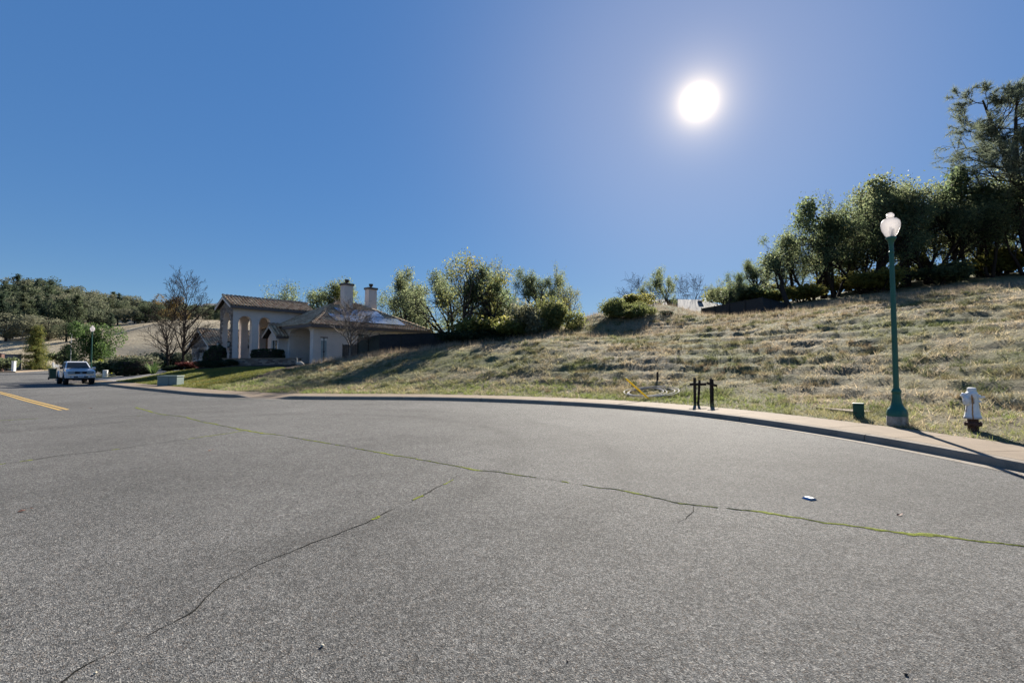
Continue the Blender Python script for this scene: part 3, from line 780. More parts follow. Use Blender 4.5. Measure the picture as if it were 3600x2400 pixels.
def make_greypine(key, seed):
    t = Tree(seed); r = t.r
    for lean, L, rad in ((-0.22, 9.5, 0.26), (0.02, 11.0, 0.30)):
        p = Vector((0, 0, -0.3)); d = Vector((lean * 0.5, 0.05, 1)).normalized(); pts = [p]; n = 14; ds = []
        for i in range(n):
            d = (d + Vector((lean * 0.04 + r.gauss(0, 0.04), r.gauss(0, 0.04), 0.05))).normalized(); p = p + d * (L / n); pts.append(p); ds.append(d)
        t.wood.tube(pts, [rad * (1 - 0.9 * i / n) + 0.015 for i in range(n + 1)], 8, caps=False)
        for q in range(40):
            f = 0.30 + 0.70 * (q + r.random()) / 40; x = min(f * n, n - 1e-3); i = int(x); b0 = pts[i].lerp(pts[i + 1], x - i)
            a = r.random() * 6.283; ln = L * 0.30 * (1.12 - f) ** 0.6 * (0.7 + 0.6 * r.random()) + 0.25
            t.limb(b0, Vector((math.cos(a), math.sin(a), 0.25)).normalized(), ln, 0.05 * (1.2 - f) + 0.012, 1, 3, (5, 5, 4), 42, 0.12, 0.07, 0.5, minr=0.008)
    T, D = t.tip_arrays(); rng = t.rng
    V, F = needles(T, D, 0.30, 0.020, 11, rng, 0.75); me = np_mesh(key + '_needles', V, F); me.materials.append(L_PINE)
    z = float(np.percentile(T[:, 2], 99.5)); proto(key, t.wood_mesh(key + '_wood', M_BARKD), me, z)
def make_farpine(key, seed, mat, cone=1.0, n=3400, fmin=0.07):
    rng = np.random.default_rng(seed); t = Tree(seed)
    t.wood.tube([(0, 0, -0.5), (0.1, 0, 5), (0, 0.1, 9.6)], [0.22, 0.15, 0.03], 5, caps=False)
    C = []
    nc = 56 if n < 4000 else 170
    for q in range(nc):
        f = fmin + (1 - fmin) * rng.random(); z = 10 * f; rr = cone * (2.5 * (1.05 - f) ** 0.75 + 0.15) * (0.55 + 0.6 * rng.random()); a = rng.random() * 6.283
        k = n // nc; s_ = rng.random(k)
        x = np.stack([np.cos(a) * rr * s_, np.sin(a) * rr * s_, z + 0.35 * s_ * (f - 0.3)], 1) + rng.normal(size=(k, 3)) * np.array([0.30, 0.30, 0.20]) * (0.4 + s_[:, None])
        C.append(x)
    C = np.concatenate(C)
    proto(key, t.wood_mesh(key + '_wood', M_BARKD), crown_mesh(key + '_needles', C, 0.42 if n < 4000 else 0.27, rng, mat, 0.45), 10.0)
def make_farround(key, seed, mat, n=3200, lump=11, tall=1.0):
    rng = np.random.default_rng(seed); t = Tree(seed)
    t.wood.tube([(0, 0, -0.5), (0.1, 0, 2.5), (0.4, 0.1, 5)], [0.28, 0.2, 0.08], 5, caps=False)
    t.wood.tube([(0.05, 0, 2), (-1.1, 0.3, 4.6)], [0.15, 0.05], 4, caps=False); t.wood.tube([(0.05, 0, 2.3), (1.2, -0.5, 4.9)], [0.15, 0.05], 4, caps=False)
    C = []
    for q in range(lump):
        c = np.array([rng.normal() * 1.5, rng.normal() * 1.5, 1.5 + 5.2 * rng.random() * tall]); rd = 1.0 + 0.9 * rng.random(); k = n // lump
        d = rng.normal(size=(k, 3)); d /= np.linalg.norm(d, axis=1)[:, None]
        C.append(c + d * (rd * (0.55 + 0.5 * rng.random(k)))[:, None])
    C = np.concatenate(C)
    proto(key, t.wood_mesh(key + '_wood', M_BARKD), crown_mesh(key + '_leaves', C, 0.36 if n < 5000 else 0.24, rng, mat, 0.6), float(np.percentile(C[:, 2], 99.5)))

random.seed(7)
# near trees
make_oak('oak_a', 11, 2, 8.0, 0.20, 44, 9500, 0.125, 0.22, L_OAK, M_BARKD)
make_oak('oak_b', 12, 3, 8.0, 0.15, 40, 9500, 0.125, 0.22, L_OAK, M_BARKD, lean=0.38)
make_oak('oak_c', 13, 1, 8.0, 0.24, 50, 10000, 0.125, 0.26, L_OAKY, M_BARKD)
make_oak('oak_d', 14, 3, 8.0, 0.14, 36, 9000, 0.12, 0.20, L_OAK, M_BARKD, lean=0.30)
make_oak('oak_sparse', 15, 1, 8.0, 0.20, 42, 3600, 0.15, 0.20, L_OAK, M_BARKD, gnarl=0.2, nch=(5, 6, 5))
make_oak('oak_twiggy', 16, 2, 8.0, 0.16, 46, 2400, 0.13, 0.22, L_OAKY, M_BARK, gnarl=0.2, nch=(6, 6, 5))
make_bare('bare_ash', 21, 9.0, 0.15, 42, M_BARKD, (34, 8, 4), 0.06, 0.40, gnarl=0.07, levels=3, start=0.16, taper=0.08, minr=0.011)
make_bare('bare_maple', 22, 3.2, 0.10, 44, M_BARKP, (16, 9, 6), 0.03, 0.60, gnarl=0.10, levels=3, start=0.3, taper=0.12, minr=0.007)
make_bare('bare_oak', 23, 6.5, 0.14, 46, M_BARKD, (8, 6, 5), 0.02, 0.62, gnarl=0.22, levels=3, start=0.28, taper=0.2, minr=0.016)
make_shrub('coyote_a', 31, 9000, 0.075, L_BUSH, 9, 0.75, 0.6, aspect=0.4)
make_shrub('coyote_b', 32, 9000, 0.075, L_BUSH, 7, 0.95, 0.6, aspect=0.4)
make_shrub('shrub_a', 33, 5000, 0.085, L_OAK, 7)
make_shrub('shrub_b', 34, 5000, 0.085, L_OAKY, 9, 0.7)
make_shrub('shrub_pale', 35, 4500, 0.085, L_PALE, 8, 0.95, 0.4, rough=0.35)
make_shrub('shrub_dark', 36, 4500, 0.08, L_DARK, 8, 0.7)
make_shrub('shrub_red', 37, 3500, 0.08, L_RED, 8, 0.6)
make_shrub('shrub_lime', 38, 3500, 0.08, L_LIME, 6, 0.95, 0.7)
make_shrub('shrub_brown', 39, 3500, 0.07, L_BROWN, 9, 0.6, 0.2, rough=0.4)
make_greypine('grey_pine', 41)
for i, sd in enumerate((51, 52, 53)): make_farpine('far_pine_%d' % i, sd, L_FARP if i < 2 else L_FAR, (1.0, 0.75, 1.25)[i])
for i, sd in enumerate((61, 62, 63)): make_farround('far_round_%d' % i, sd, (L_FAR, L_FARG, L_FAR)[i], tall=(1, 0.7, 1.3)[i])
make_farpine('cypress', 71, L_CYP, 1.5, 22000, 0.02)
make_farround('garden_pine', 72, L_GREEN, 12000, 16)
make_hedge('hedge', 81, (3.6, 1.2, 1.1), 5200, 0.10, L_DARK)
make_hedge('ball', 82, (1.5, 1.5, 1.0), 2600, 0.09, L_DARK, 0.75)

def crest_tree(u, vtop, Y, key, label, group=None, name='oak_tree', sx=1.0, vb=None, **kw):
    X = (u - CX) / FPX * Y; z = H(X, Y)
    zt = at(u, vtop, Y).z
    return plant(key, name, (X, Y, z), max(1.0, (zt - z) * 1.05), label, 'tree', group, sx=sx, **kw)

# --- wood along the crest on the right
G1 = 'oaks in the wood along the hill crest'
LW = 'oak standing behind the front row of the right-hand crest wood'
wood = [(2540, 985, 58, 'oak_d'), (2600, 958, 60, 'oak_b'), (2668, 925, 60, 'oak_a'), (2735, 905, 64, 'oak_d'), (2800, 850, 62, 'oak_b'), (2862, 775, 58, 'oak_d'), (2905, 800, 63, 'oak_c'),
        (2942, 750, 57, 'oak_b'), (2995, 765, 66, 'oak_a'), (3046, 712, 56, 'oak_d'), (3085, 720, 62, 'oak_c'), (3122, 668, 57, 'oak_b'), (3192, 640, 58, 'oak_a'), (3240, 700, 66, 'oak_d'), (3272, 672, 57, 'oak_d'),
        (3335, 640, 60, 'oak_b'), (3395, 700, 56, 'oak_a'), (3440, 660, 62, 'oak_d'), (3500, 690, 55, 'oak_b'), (3560, 640, 60, 'oak_a'), (3620, 660, 54, 'oak_b'), (3700, 620, 56, 'oak_d'), (3800, 640, 54, 'oak_a'),
        (3010, 800, 72, 'oak_b'), (3150, 770, 72, 'oak_c'), (3330, 760, 73, 'oak_c'), (3480, 740, 72, 'oak_a'), (2700, 960, 72, 'oak_c'), (2880, 880, 73, 'oak_a')]
wood += [(2895, 745, 60, 'oak_sparse'), (3060, 690, 61, 'oak_sparse'), (3300, 655, 61, 'oak_sparse'), (3450, 640, 59, 'oak_sparse'), (3150, 655, 62, 'bare_oak')]
ORD = 'leftmost second third fourth fifth sixth seventh eighth ninth tenth eleventh twelfth thirteenth fourteenth'.split()
front = sorted(w for w in wood if w[2] <= 60.5 and w[0] < 3650)
for w in wood:
    u, vt, Y, k = w
    lab = LW
    if w in front and front.index(w) < len(ORD):
        q = front.index(w); lab = 'leftmost oak in the front row of the right-hand crest wood' if q == 0 else ORD[q] + ' oak from the left in the front row of the crest wood'
    crest_tree(u, vt, Y, k, lab, G1, sx=0.95 if k in ('oak_b', 'oak_d') else 0.85)
o = crest_tree(2785, 845, 52, 'oak_sparse', 'thinly leaved oak with a dark trunk leaning left beside the upper fence', tilt=(0.0, -0.30), rz=0.6)
crest_tree(3655, 275, 53, 'grey_pine', 'tall wispy grey pine with two leaning stems at the right edge', name='pine_tree', rz=0.35)
crest_tree(3800, 330, 58, 'grey_pine', 'second wispy grey pine behind the tall one at the right edge', name='pine_tree', rz=2.5)
rs = random.Random(5)
UND = []
for q in range(26):
    u = 2540 + 1080 * (q + rs.random()) / 26; UND.append((u, 0, rs.uniform(54, 74), rs.choice(('shrub_a', 'shrub_b', 'shrub_b')), rs.uniform(1.4, 3.0)))
for u, v, Y, k, h in UND:
    X = (u - CX) / FPX * Y; plant(k, 'shrub', (X, Y, H(X, Y) - 0.1), h, 'low bushy shrub under the oaks on the right hill crest', 'shrub', 'undergrowth beneath the crest oaks', sx=1.5)

# --- trees behind and beside the house
crest_tree(1650, 908, 43.5, 'oak_twiggy', 'tall twiggy oak with bare upper branches beyond the fence end', sx=0.9, rz=1.0)
crest_tree(1600, 935, 45.5, 'oak_d', 'leafy dark oak left of the twiggy oak beyond the fence', sx=0.9)
crest_tree(1702, 1000, 45, 'oak_c', 'yellow-green oak in the thicket behind the fence end', sx=0.9)
crest_tree(1800, 938, 43, 'oak_sparse', 'sparse oak with a forked dark trunk right of the twiggy oak', rz=2.4, sx=0.8)
crest_tree(1780, 1010, 46, 'oak_c', 'yellow-leaved oak behind the forked sparse oak', sx=0.8)
crest_tree(1895, 958, 50, 'oak_a', 'dense rounded green oak behind the bright bush on the crest', sx=0.75)
crest_tree(1965, 962, 53, 'oak_b', 'green oak with a spiky top right of the dense oak', sx=0.6)
crest_tree(2005, 1015, 48, 'oak_twiggy', 'small twiggy oak at the right end of the middle trees', sx=0.8)
crest_tree(1440, 972, 60, 'oak_a', 'dark oak with an open crown behind the tiled roof and fence', sx=0.7)
crest_tree(1355, 1030, 62, 'oak_d', 'dark oak right beside the second chimney', sx=0.95)
crest_tree(1500, 1075, 58, 'oak_c', 'rounded yellow-green tree just above the fence', sx=1.0)
crest_tree(1545, 1045, 60, 'oak_c', 'grey-green tree between the round tree and the thicket', sx=1.0, mat=L_OAK)
crest_tree(1395, 1045, 68, 'oak_b', 'dark oak between the second chimney and the open-crowned oak', sx=0.9)
crest_tree(1590, 975, 52, 'oak_a', 'large dark oak at the left of the middle thicket', sx=0.7)
crest_tree(1735, 960, 50, 'oak_b', 'dark oak in the middle of the thicket', sx=0.8)
crest_tree(1845, 1000, 52, 'oak_d', 'grey-green oak between the forked oak and the dense green oak', sx=0.8)
crest_tree(1240, 1015, 72, 'oak_c', 'olive-coloured oak top between the two chimneys', sx=1.0)
crest_tree(1165, 996, 70, 'oak_a', 'dark oak top left of the first chimney', sx=0.85)
crest_tree(1105, 1018, 72, 'oak_b', 'dark oak top above the wing roof', sx=0.85)
crest_tree(1045, 1022, 72, 'oak_d', 'dark oak top above the end of the portico ridge', sx=0.9)
def crest_shrub(u, v0, vtop, Y, k, label, name='shrub', sx=1.0, group=None, mat=None):
    X = (u - CX) / FPX * Y; z = H(X, Y) - 0.1; zt = at(u, vtop, Y).z
    return plant(k, name, (X, Y, z), max(0.4, zt - z), label, 'shrub', group, sx=sx, mat=mat)
crest_shrub(1862, 0, 1075, 39, 'shrub_pale', 'pale greyish-leaved shrub left of the bright rounded bush', sx=0.7)
crest_shrub(1965, 0, 1052, 40, 'coyote_b', 'large bright yellow-green rounded bush on the crest', sx=1.0)
crest_shrub(1905, 0, 1110, 40.5, 'coyote_b', 'smaller dark green bush against the bright rounded bush', sx=1.0, mat=L_OAK)
for u, vt, Y in [(1668, 1165, 39), (1720, 1160, 39.5), (1770, 1150, 39), (1815, 1130, 39), (1640, 1170, 41), (1745, 1120, 42), (1690, 1130, 42)]:
    crest_shrub(u, 0, vt, Y, 'shrub_dark' if vt > 1140 else 'shrub_b', 'dark bramble shrub in the thicket beyond the fence end', sx=1.5, group='brambles at the foot of the middle trees')
crest_shrub(2165, 0, 1052, 40.5, 'coyote_a', 'big pale yellow-green bush, left of the pair on the mound', sx=1.15)
crest_shrub(2265, 0, 1062, 40.5, 'coyote_b', 'big pale yellow-green bush, right of the pair on the mound', sx=1.1)
crest_shrub(2215, 0, 1090, 39.5, 'coyote_a', 'feathery bush in front of the two big mound bushes', sx=1.6)
crest_shrub(2345, 0, 1105, 40.5, 'shrub_dark', 'dark low shrub right of the big mound bushes', sx=1.7)
crest_shrub(2250, 0, 1035, 47, 'shrub_lime', 'fresh green shrub peeping over the mound bushes', sx=1.6, mat=L_OAKY)
crest_tree(2320, 955, 58, 'oak_d', 'dense oval dark tree behind the mound', sx=0.62)
crest_tree(2245, 950, 62, 'bare_oak', 'bare spreading oak left of the oval tree behind the mound', sx=0.8)
crest_tree(2215, 1005, 64, 'bare_oak', 'small bare oak at the far left behind the mound', sx=0.9, rz=2)
crest_tree(2375, 950, 64, 'oak_sparse', 'slim tree with few leaves right of the oval tree', sx=0.6)
crest_tree(2418, 955, 82, 'bare_oak', 'bare oak standing behind the grey shingle roof', sx=0.7, rz=1)
crest_tree(2450, 965, 84, 'bare_oak', 'rightmost bare oak behind the grey shingle roof', sx=0.7, rz=3)

# --- street trees and garden on the left
def gtree(u, Y, key, h, label, name='bare_tree', **kw):
    X = (u - CX) / FPX * Y; return plant(key, name, (X, Y, H(X, Y)), h, label, 'tree', **kw)
def top_h(u, vt, Y): X = (u - CX) / FPX * Y; return at(u, vt, Y).z - H(X, Y)
gtree(640, 47.5, 'bare_ash', top_h(640, 928, 47.5), 'tall bare tree with upswept twigs in front of the garage', sx=1.0, rz=0.4)
gtree(597, 49, 'bare_ash', top_h(597, 1050, 49), 'shorter bare tree just left of the tall bare tree', sx=1.15, rz=2.2)
gtree(668, 62, 'bare_maple', top_h(668, 1200, 62), 'small pale bare tree on the gravel beside the garage', sx=1.4, rz=1.2)
gtree(1229, 41.0, 'bare_maple', top_h(1229, 1035, 41.0), 'small bare tree with silvery twigs in front of the solar roof', sx=1.05, rz=0.8)
def gshrub(u, v, Y, key, h, label, sx=1.0, group=None, name='shrub', mat=None, rz=None):
    X = (u - CX) / FPX * Y; z = H(X, Y) if X > -64 and Y < 76 else HF(X, Y)
    return plant(key, name, (X, Y, z - 0.05), h, label, 'shrub', group, sx=sx, mat=mat, rz=rz)
gshrub(470, 0, 50, 'shrub_b', 2.0, 'big grey-green rounded bush behind the dark clipped bush', 1.3, mat=L_FARG)
gshrub(480, 0, 46.0, 'ball', 1.5, 'dark clipped bush at the driveway mouth', 1.25, name='clipped_bush')
gshrub(425, 0, 49, 'shrub_a', 1.5, 'dark green bush left of the clipped bush', 1.5)
gshrub(585, 0, 56, 'shrub_b', 2.0, 'grey-green bush behind the two bare trees', 1.3, mat=L_FARG)
gshrub(625, 0, 57, 'shrub_b', 1.8, 'pale bush right behind the tall bare trunk', 1.0, mat=L_FARG)
gshrub(395, 0, 58, 'shrub_lime', 1.7, 'bright lime-green rounded shrub right of the far street lamp', 0.8)
gshrub(372, 0, 66, 'shrub_pale', 1.7, 'pale flowering shrub left of the lime-green shrub', 1.3)
gshrub(292, 0, 78, 'shrub_brown', 1.9, 'bronze-leaved low bush behind the white truck roof', 1.6)
gshrub(325, 0, 80, 'shrub_a', 2.0, 'dark shrub at the foot of the bright green pine', 1.8)
gshrub(528, 0, 70, 'shrub_dark', 1.8, 'dark mounded shrub on the bank above the driveway bushes', 2.0)
gshrub(470, 0, 98, 'shrub_dark', 2.6, 'brown-black thicket on the dry bank', 2.0, mat=L_BROWN)
for u, Y in [(690, 50.5), (640, 46.6), (600, 48.2), (735, 49)]:
    gshrub(u, 0, Y, 'shrub_dark', 0.55, 'low dark ground shrub around the bare trees by the garage', 1.8, group='low shrubs by the garage')
X, Y = (322 - CX) / FPX * 75, 75
plant('garden_pine', 'pine_tree', (X, Y, HF(X, Y) if Y > 76 else H(X, Y)), 7.6, 'bright green bushy pine behind the far street lamp', 'tree', sx=0.80)
X, Y = (128 - CX) / FPX * 98, 98
plant('cypress', 'cypress_tree', (X, Y, 0.1), 8.9, 'broad golden-green cypress beside the junction', 'tree', sx=0.84)
X, Y = (232 - CX) / FPX * 116, 116
plant('far_round_0', 'tree', (X, Y, HF(X, Y)), 6.0, 'small dark flat-topped tree left of the slim grey pole', 'tree', sx=1.0, mat=L_DARK)
X, Y = (214 - CX) / FPX * 120, 120
plant('shrub_a', 'shrub', (X, Y, HF(X, Y)), 4.2, 'dark green round shrub between the cypress and the pine', 'shrub', sx=1.0)
X, Y = (37 - CX) / FPX * 120, 120
plant('shrub_a', 'shrub', (X, Y, HF(X, Y)), 3.0, 'lone dark bush on the dry grass left of the cypress', 'shrub', sx=1.1)
for u, h in ((12, 2.0), (28, 2.3), (2, 2.2)):
    X, Y = (u - CX) / FPX * 86, 86
    plant('shrub_a', 'shrub', (X, Y, 0.05), h, 'dark bush behind the iron railing at the left edge', 'shrub', 'bushes behind the railing', sx=1.2)
# yucca-like clump
mb = MB(); rr_ = random.Random(3)
for q in range(70):
    a = rr_.random() * 6.283; ln = 0.9 + 0.5 * rr_.random(); sp = 0.15 + 0.5 * rr_.random(); w = 0.035
    d = Vector((math.cos(a) * sp, math.sin(a) * sp, 1)).normalized(); s_ = Vector((-math.sin(a), math.cos(a), 0)) * w; p0 = Vector((0.15 * math.cos(a), 0.15 * math.sin(a), 0))
    mb.add([p0 - s_, p0 + s_, p0 + d * ln * 0.6 + s_ * 0.8, p0 + d * ln * 0.6 - s_ * 0.8, p0 + d * ln + Vector((math.cos(a), math.sin(a), -0.2)) * 0.15], [(0, 1, 2, 3), (3, 2, 4)])
X, Y = (541 - CX) / FPX * 44, 44
o = mb.build('spiky_plant', L_GREEN); o.location = (X, Y, H(X, Y) - 0.03); tag(o, 'upright spiky green plant beside the driveway', 'plant')

# --- the far wooded hill on the left
rf = random.Random(99)
GF = {'p': ('pine_tree', 'dark conical pine on the far wooded hill', 'pines on the far wooded hill'), 'o': ('oak_tree', 'rounded oak on the far wooded hill', 'oaks on the far wooded hill'), 'g': ('oak_tree', 'pale grey-green oak on the far wooded hill', 'pale oaks on the far wooded hill')}
def ridge_v(u):          # top of the tree line in the photograph
    pts = [(-400, 1000), (0, 985), (60, 965), (150, 965), (200, 1010), (245, 995), (290, 1030), (340, 1010), (410, 1015), (470, 1040), (560, 1060), (700, 1075), (800, 1085), (1000, 1095)]
    for (a, b), (c, d) in zip(pts, pts[1:]):
        if a <= u <= c: return b + (d - b) * (u - a) / (c - a)
    return 1090
for row, (Y0, n) in enumerate(((318, 50), (285, 48), (255, 44), (228, 40), (206, 30))):
    for q in range(n):
        u = -330 + 1180 * (q + rf.random() * 0.9) / n; Y = Y0 + rf.uniform(-12, 12)
        if u > 420 and row == 4: continue
        if u > 420 and row == 3 and rf.random() < 0.4: continue
        X = (u - CX) / FPX * Y; z = HF(X, Y)
        small = 1.0 if u < 300 else 0.62
        if row == 0: h = at(u, ridge_v(u) + rf.uniform(-4, 18), Y).z - z
        elif row == 1: h = at(u, ridge_v(u) + rf.uniform(15, 45), Y).z - z
        else: h = rf.uniform(10, 16) * small
        h = min(24, max(6, h))
        kd = rf.choice('pppog' if u < 300 else 'poogg')
        key = {'p': rf.choice(('far_pine_0', 'far_pine_1', 'far_pine_2')), 'o': rf.choice(('far_round_0', 'far_round_2')), 'g': 'far_round_1'}[kd]
        nm, lb, gr = GF[kd]
        plant(key, nm, (X, Y, z - 0.5), h, lb, 'tree', gr, sx=rf.uniform(0.9, 1.2) * (1.0 if kd == 'p' else 1.0), mat=None)
for u, vb, vt, Y, w, lb in [(18, 1190, 1128, 172, 1.3, 'round grey-green oak on the dry slope at the left edge'), (110, 1185, 1105, 178, 1.45, 'large spreading grey-green oak on the dry slope above the cypress'), (165, 1180, 1115, 176, 1.3, 'grey oak right against the large spreading oak'),
                            (232, 1183, 1137, 170, 1.5, 'dark rounded oak on the dry slope above the white fence')]:
    X = (u - CX) / FPX * Y; z = HF(X, Y); plant('far_round_1' if 'dark' not in lb else 'far_round_0', 'oak_tree', (X, Y, z), at(u, vt, Y).z - z, lb, 'tree', sx=w)
X, Y = (610 - CX) / FPX * 205, 205
plant('far_round_2', 'oak_tree', (X, Y, HF(X, Y)), 11, 'brown leafless-looking oak on the knoll behind the bare trees', 'tree', mat=L_BROWN)

# ================================================================== THE HOUSE
M_STUC = simple('stucco', (0.63, 0.56, 0.51), 0.92, 0.07, 1.2, bmp=0.35, bscale=70, spec=0.15)
M_TRIM = simple('brown_trim', (0.115, 0.095, 0.085), 0.7, 0.15, 3)
M_WHITE = simple('white_frame', (0.72, 0.72, 0.70), 0.5, 0.05, 4)
M_DARKM = simple('dark_bronze_metal', (0.025, 0.024, 0.024), 0.5, 0.2, 8, metal=0.3)
def glass_mat(name, col, rough=0.06):
    m, t, b, o = new_mat(name)
    c = ramp(t, noise(t, pos(t, obj=True), 1.5, 2), [(0.3, tuple(x * 0.7 for x in col)), (0.7, col)])
    t.links.new(c, b.inputs['Base Color']); b.inputs['Roughness'].default_value = rough; b.inputs['Specular IOR Level'].default_value = 0.8
    return m
M_GLASS = glass_mat('window_glass', (0.06, 0.085, 0.085))
M_GLASSP = glass_mat('pale_curtained_glass', (0.40, 0.47, 0.48), 0.15)
def tile_mat():
    m, t, b, o = new_mat('clay_roof_tile')
    g = N(t, 'ShaderNodeNewGeometry'); oi = N(t, 'ShaderNodeObjectInfo')
    ad = N(t, 'ShaderNodeMath', operation='ADD'); t.links.new(g.outputs['Random Per Island'], ad.inputs[0]); t.links.new(oi.outputs['Random'], ad.inputs[1])
    fr = N(t, 'ShaderNodeMath', operation='FRACT'); t.links.new(ad.outputs[0], fr.inputs[0])
    c = ramp(t, fr.outputs[0], [(0.0, (0.30, 0.20, 0.13)), (0.35, (0.46, 0.34, 0.22)), (0.7, (0.58, 0.46, 0.32)), (1.0, (0.40, 0.25, 0.17))])
    w = ramp(t, noise(t, g.outputs['Position'], 7, 5, 0.7), [(0.4, 0.75), (0.7, 1.15)])
    c = mix(t, 1.0, c, w, 'MULTIPLY')
    t.links.new(c, b.inputs['Base Color']); b.inputs['Roughness'].default_value = 0.85; b.inputs['Specular IOR Level'].default_value = 0.25
    return m
M_TILE = tile_mat()
M_UNDER = simple('roof_underlay', (0.030, 0.024, 0.020), 0.95, 0.2, 3)
def stone_mat():
    m, t, b, o = new_mat('ledger_stone'); g = N(t, 'ShaderNodeNewGeometry')
    c = ramp(t, g.outputs['Random Per Island'], [(0.0, (0.09, 0.07, 0.06)), (0.4, (0.20, 0.155, 0.125)), (0.75, (0.30, 0.245, 0.20)), (1.0, (0.16, 0.15, 0.145))])
    c = mix(t, 1.0, c, ramp(t, noise(t, g.outputs['Position'], 14, 5, 0.7), [(0.3, 0.7), (0.7, 1.15)]), 'MULTIPLY')
    t.links.new(c, b.inputs['Base Color']); b.inputs['Roughness'].default_value = 0.9
    bump(t, b, noise(t, g.outputs['Position'], 40, 4), 0.6, 0.01)
    return m
M_STONE = stone_mat()
M_MORTAR = simple('mortar', (0.13, 0.115, 0.10), 0.95, 0.15, 5)

house = empty('house', (HC.x, HC.y, HZ), HA)
tag(house, 'single-storey stucco house with tiled hip roof, arched entry portico and solar panels', 'house')

# one clay barrel tile: lower end at the origin, running up +Y, crown up +Z
def tile_template(L=0.42, r0=0.125, r1=0.105, seg=4):
    V = []; F = []
    for (y, r, lift) in ((0, r0, 0.035), (L, r1, 0.004)):
        for k in range(seg + 1):
            a = math.pi * k / seg; V.append((-r * math.cos(a), y, r * math.sin(a) * 1.0 + lift))
    for (y, r, lift) in ((0, r0 - 0.018, 0.035), (L, r1 - 0.018, 0.004)):
        for k in range(seg + 1):
            a = math.pi * k / seg; V.append((-r * math.cos(a), y, r * math.sin(a) * 1.0 + lift))
    n = seg + 1
    for k in range(seg):
        F.append((k, k + 1, n + k + 1, n + k)); F.append((k, 2 * n + k, 2 * n + k + 1, k + 1)); F.append((2 * n + k, 3 * n + k, 3 * n + k + 1, 2 * n + k + 1))
    return np.array(V), np.array(F)
TV, TF = tile_template()
TILE_ME = np_mesh('tile', TV, TF, True); TILE_ME.materials.append(M_TILE)
def roof_plane(parent, O, a, b, poly, name='roof', tiles='stuff', thick=0.10):
    O, a, b = Vector(O), Vector(a).normalized(), Vector(b).normalized(); n = a.cross(b)
    if n.z < 0: n = -n
    mb = MB(); mb.prism([O + a * x + b * y for x, y in poly], n * -thick)
    r = mb.build(name, M_UNDER, parent)
    if not tiles: return r
    xs = [p[0] for p in poly]; ys = [p[1] for p in poly]
    Mx = Matrix((a, b, n)).transposed()
    if a.cross(b).dot(n) < 0: Mx = Matrix((-a, b, n)).transposed()
    M3 = np.array(Mx); Vs = []; Fs = []; cnt = 0
    rr = random.Random(len(poly) * 7 + int(abs(O.x * 10)))
    j = 0; y = min(ys) - 0.06
    while y < max(ys) - 0.2:
        x = min(xs) + 0.12
        while x < max(xs) - 0.05:
            cx_, cy_ = np.array([x]), np.array([y + 0.16])
            if in_poly(cx_, cy_, poly)[0]:
                p = O + a * x + b * y + n * (0.012 + rr.uniform(0, 0.012))
                if tiles == 'parts':
                    o = bpy.data.objects.new('tile', TILE_ME); COL.objects.link(o); o.parent = r
                    o.matrix_local = Matrix.Translation(p) @ Mx.to_4x4()
                else:
                    Vs.append(TV @ M3.T + np.array(p)); Fs.append(TF + cnt); cnt += len(TV)
            x += 0.30
        y += 0.355; j += 1
    if Vs:
        me = np_mesh('tile_rows', np.concatenate(Vs), np.concatenate(Fs), True); me.materials.append(M_TILE)
        kind(link_mesh('tile_rows', me, None, r), 'stuff')
    return r
def cap_tiles(parent, p0, p1, name='ridge_tiles', sc=1.35):
    p0, p1 = Vector(p0), Vector(p1); d = (p1 - p0); L = d.length; d.normalize()
    x = d.cross(Vector((0, 0, 1))).normalized(); n = x.cross(d)
    M3 = np.array(Matrix((x, d, n)).transposed()); Vs = []; Fs = []
    k = int(L / 0.36)
    for i in range(k):
        Vs.append((TV * np.array([sc, 1.0, sc * 1.05])) @ M3.T + np.array(p0 + d * i * L / k) + np.array(n) * 0.03); Fs.append(TF + i * len(TV))
    me = np_mesh(name, np.concatenate(Vs), np.concatenate(Fs), True); me.materials.append(M_TILE)
    return kind(link_mesh(name, me, None, parent), 'stuff')

def wall_with_openings(mb, o, d, L, z0, z1, th, ops):
    """wall from o along d (horizontal unit), thickness th to the left of d; ops: (a0, a1, zb, zs, rise)"""
    o, d = Vector(o), Vector(d).normalized(); n = Vector((-d.y, d.x, 0)) * th; up = Vector((0, 0, 1))
    def piece(a0, a1, lo0, lo1, hi):
        mb.prism([o + d * a0 + up * lo0, o + d * a1 + up * lo1, o + d * a1 + up * hi, o + d * a0 + up * hi], n)
    x = 0.0
    for a0, a1, zb, zs, rise in sorted(ops):
        if a0 > x: piece(x, a0, z0, z0, z1)
        if zb > z0: piece(a0, a1, z0, z0, zb)
        S = 10 if rise > 0 else 1
        for k in range(S):
            f0, f1 = k / S, (k + 1) / S
            e = lambda f: zs + rise * math.sqrt(max(0, 1 - (2 * f - 1) ** 2))
            piece(a0 + (a1 - a0) * f0, a0 + (a1 - a0) * f1, e(f0), e(f1), z1)
        x = a1
    if x < L: piece(x, L, z0, z0, z1)
EZ = 3.31
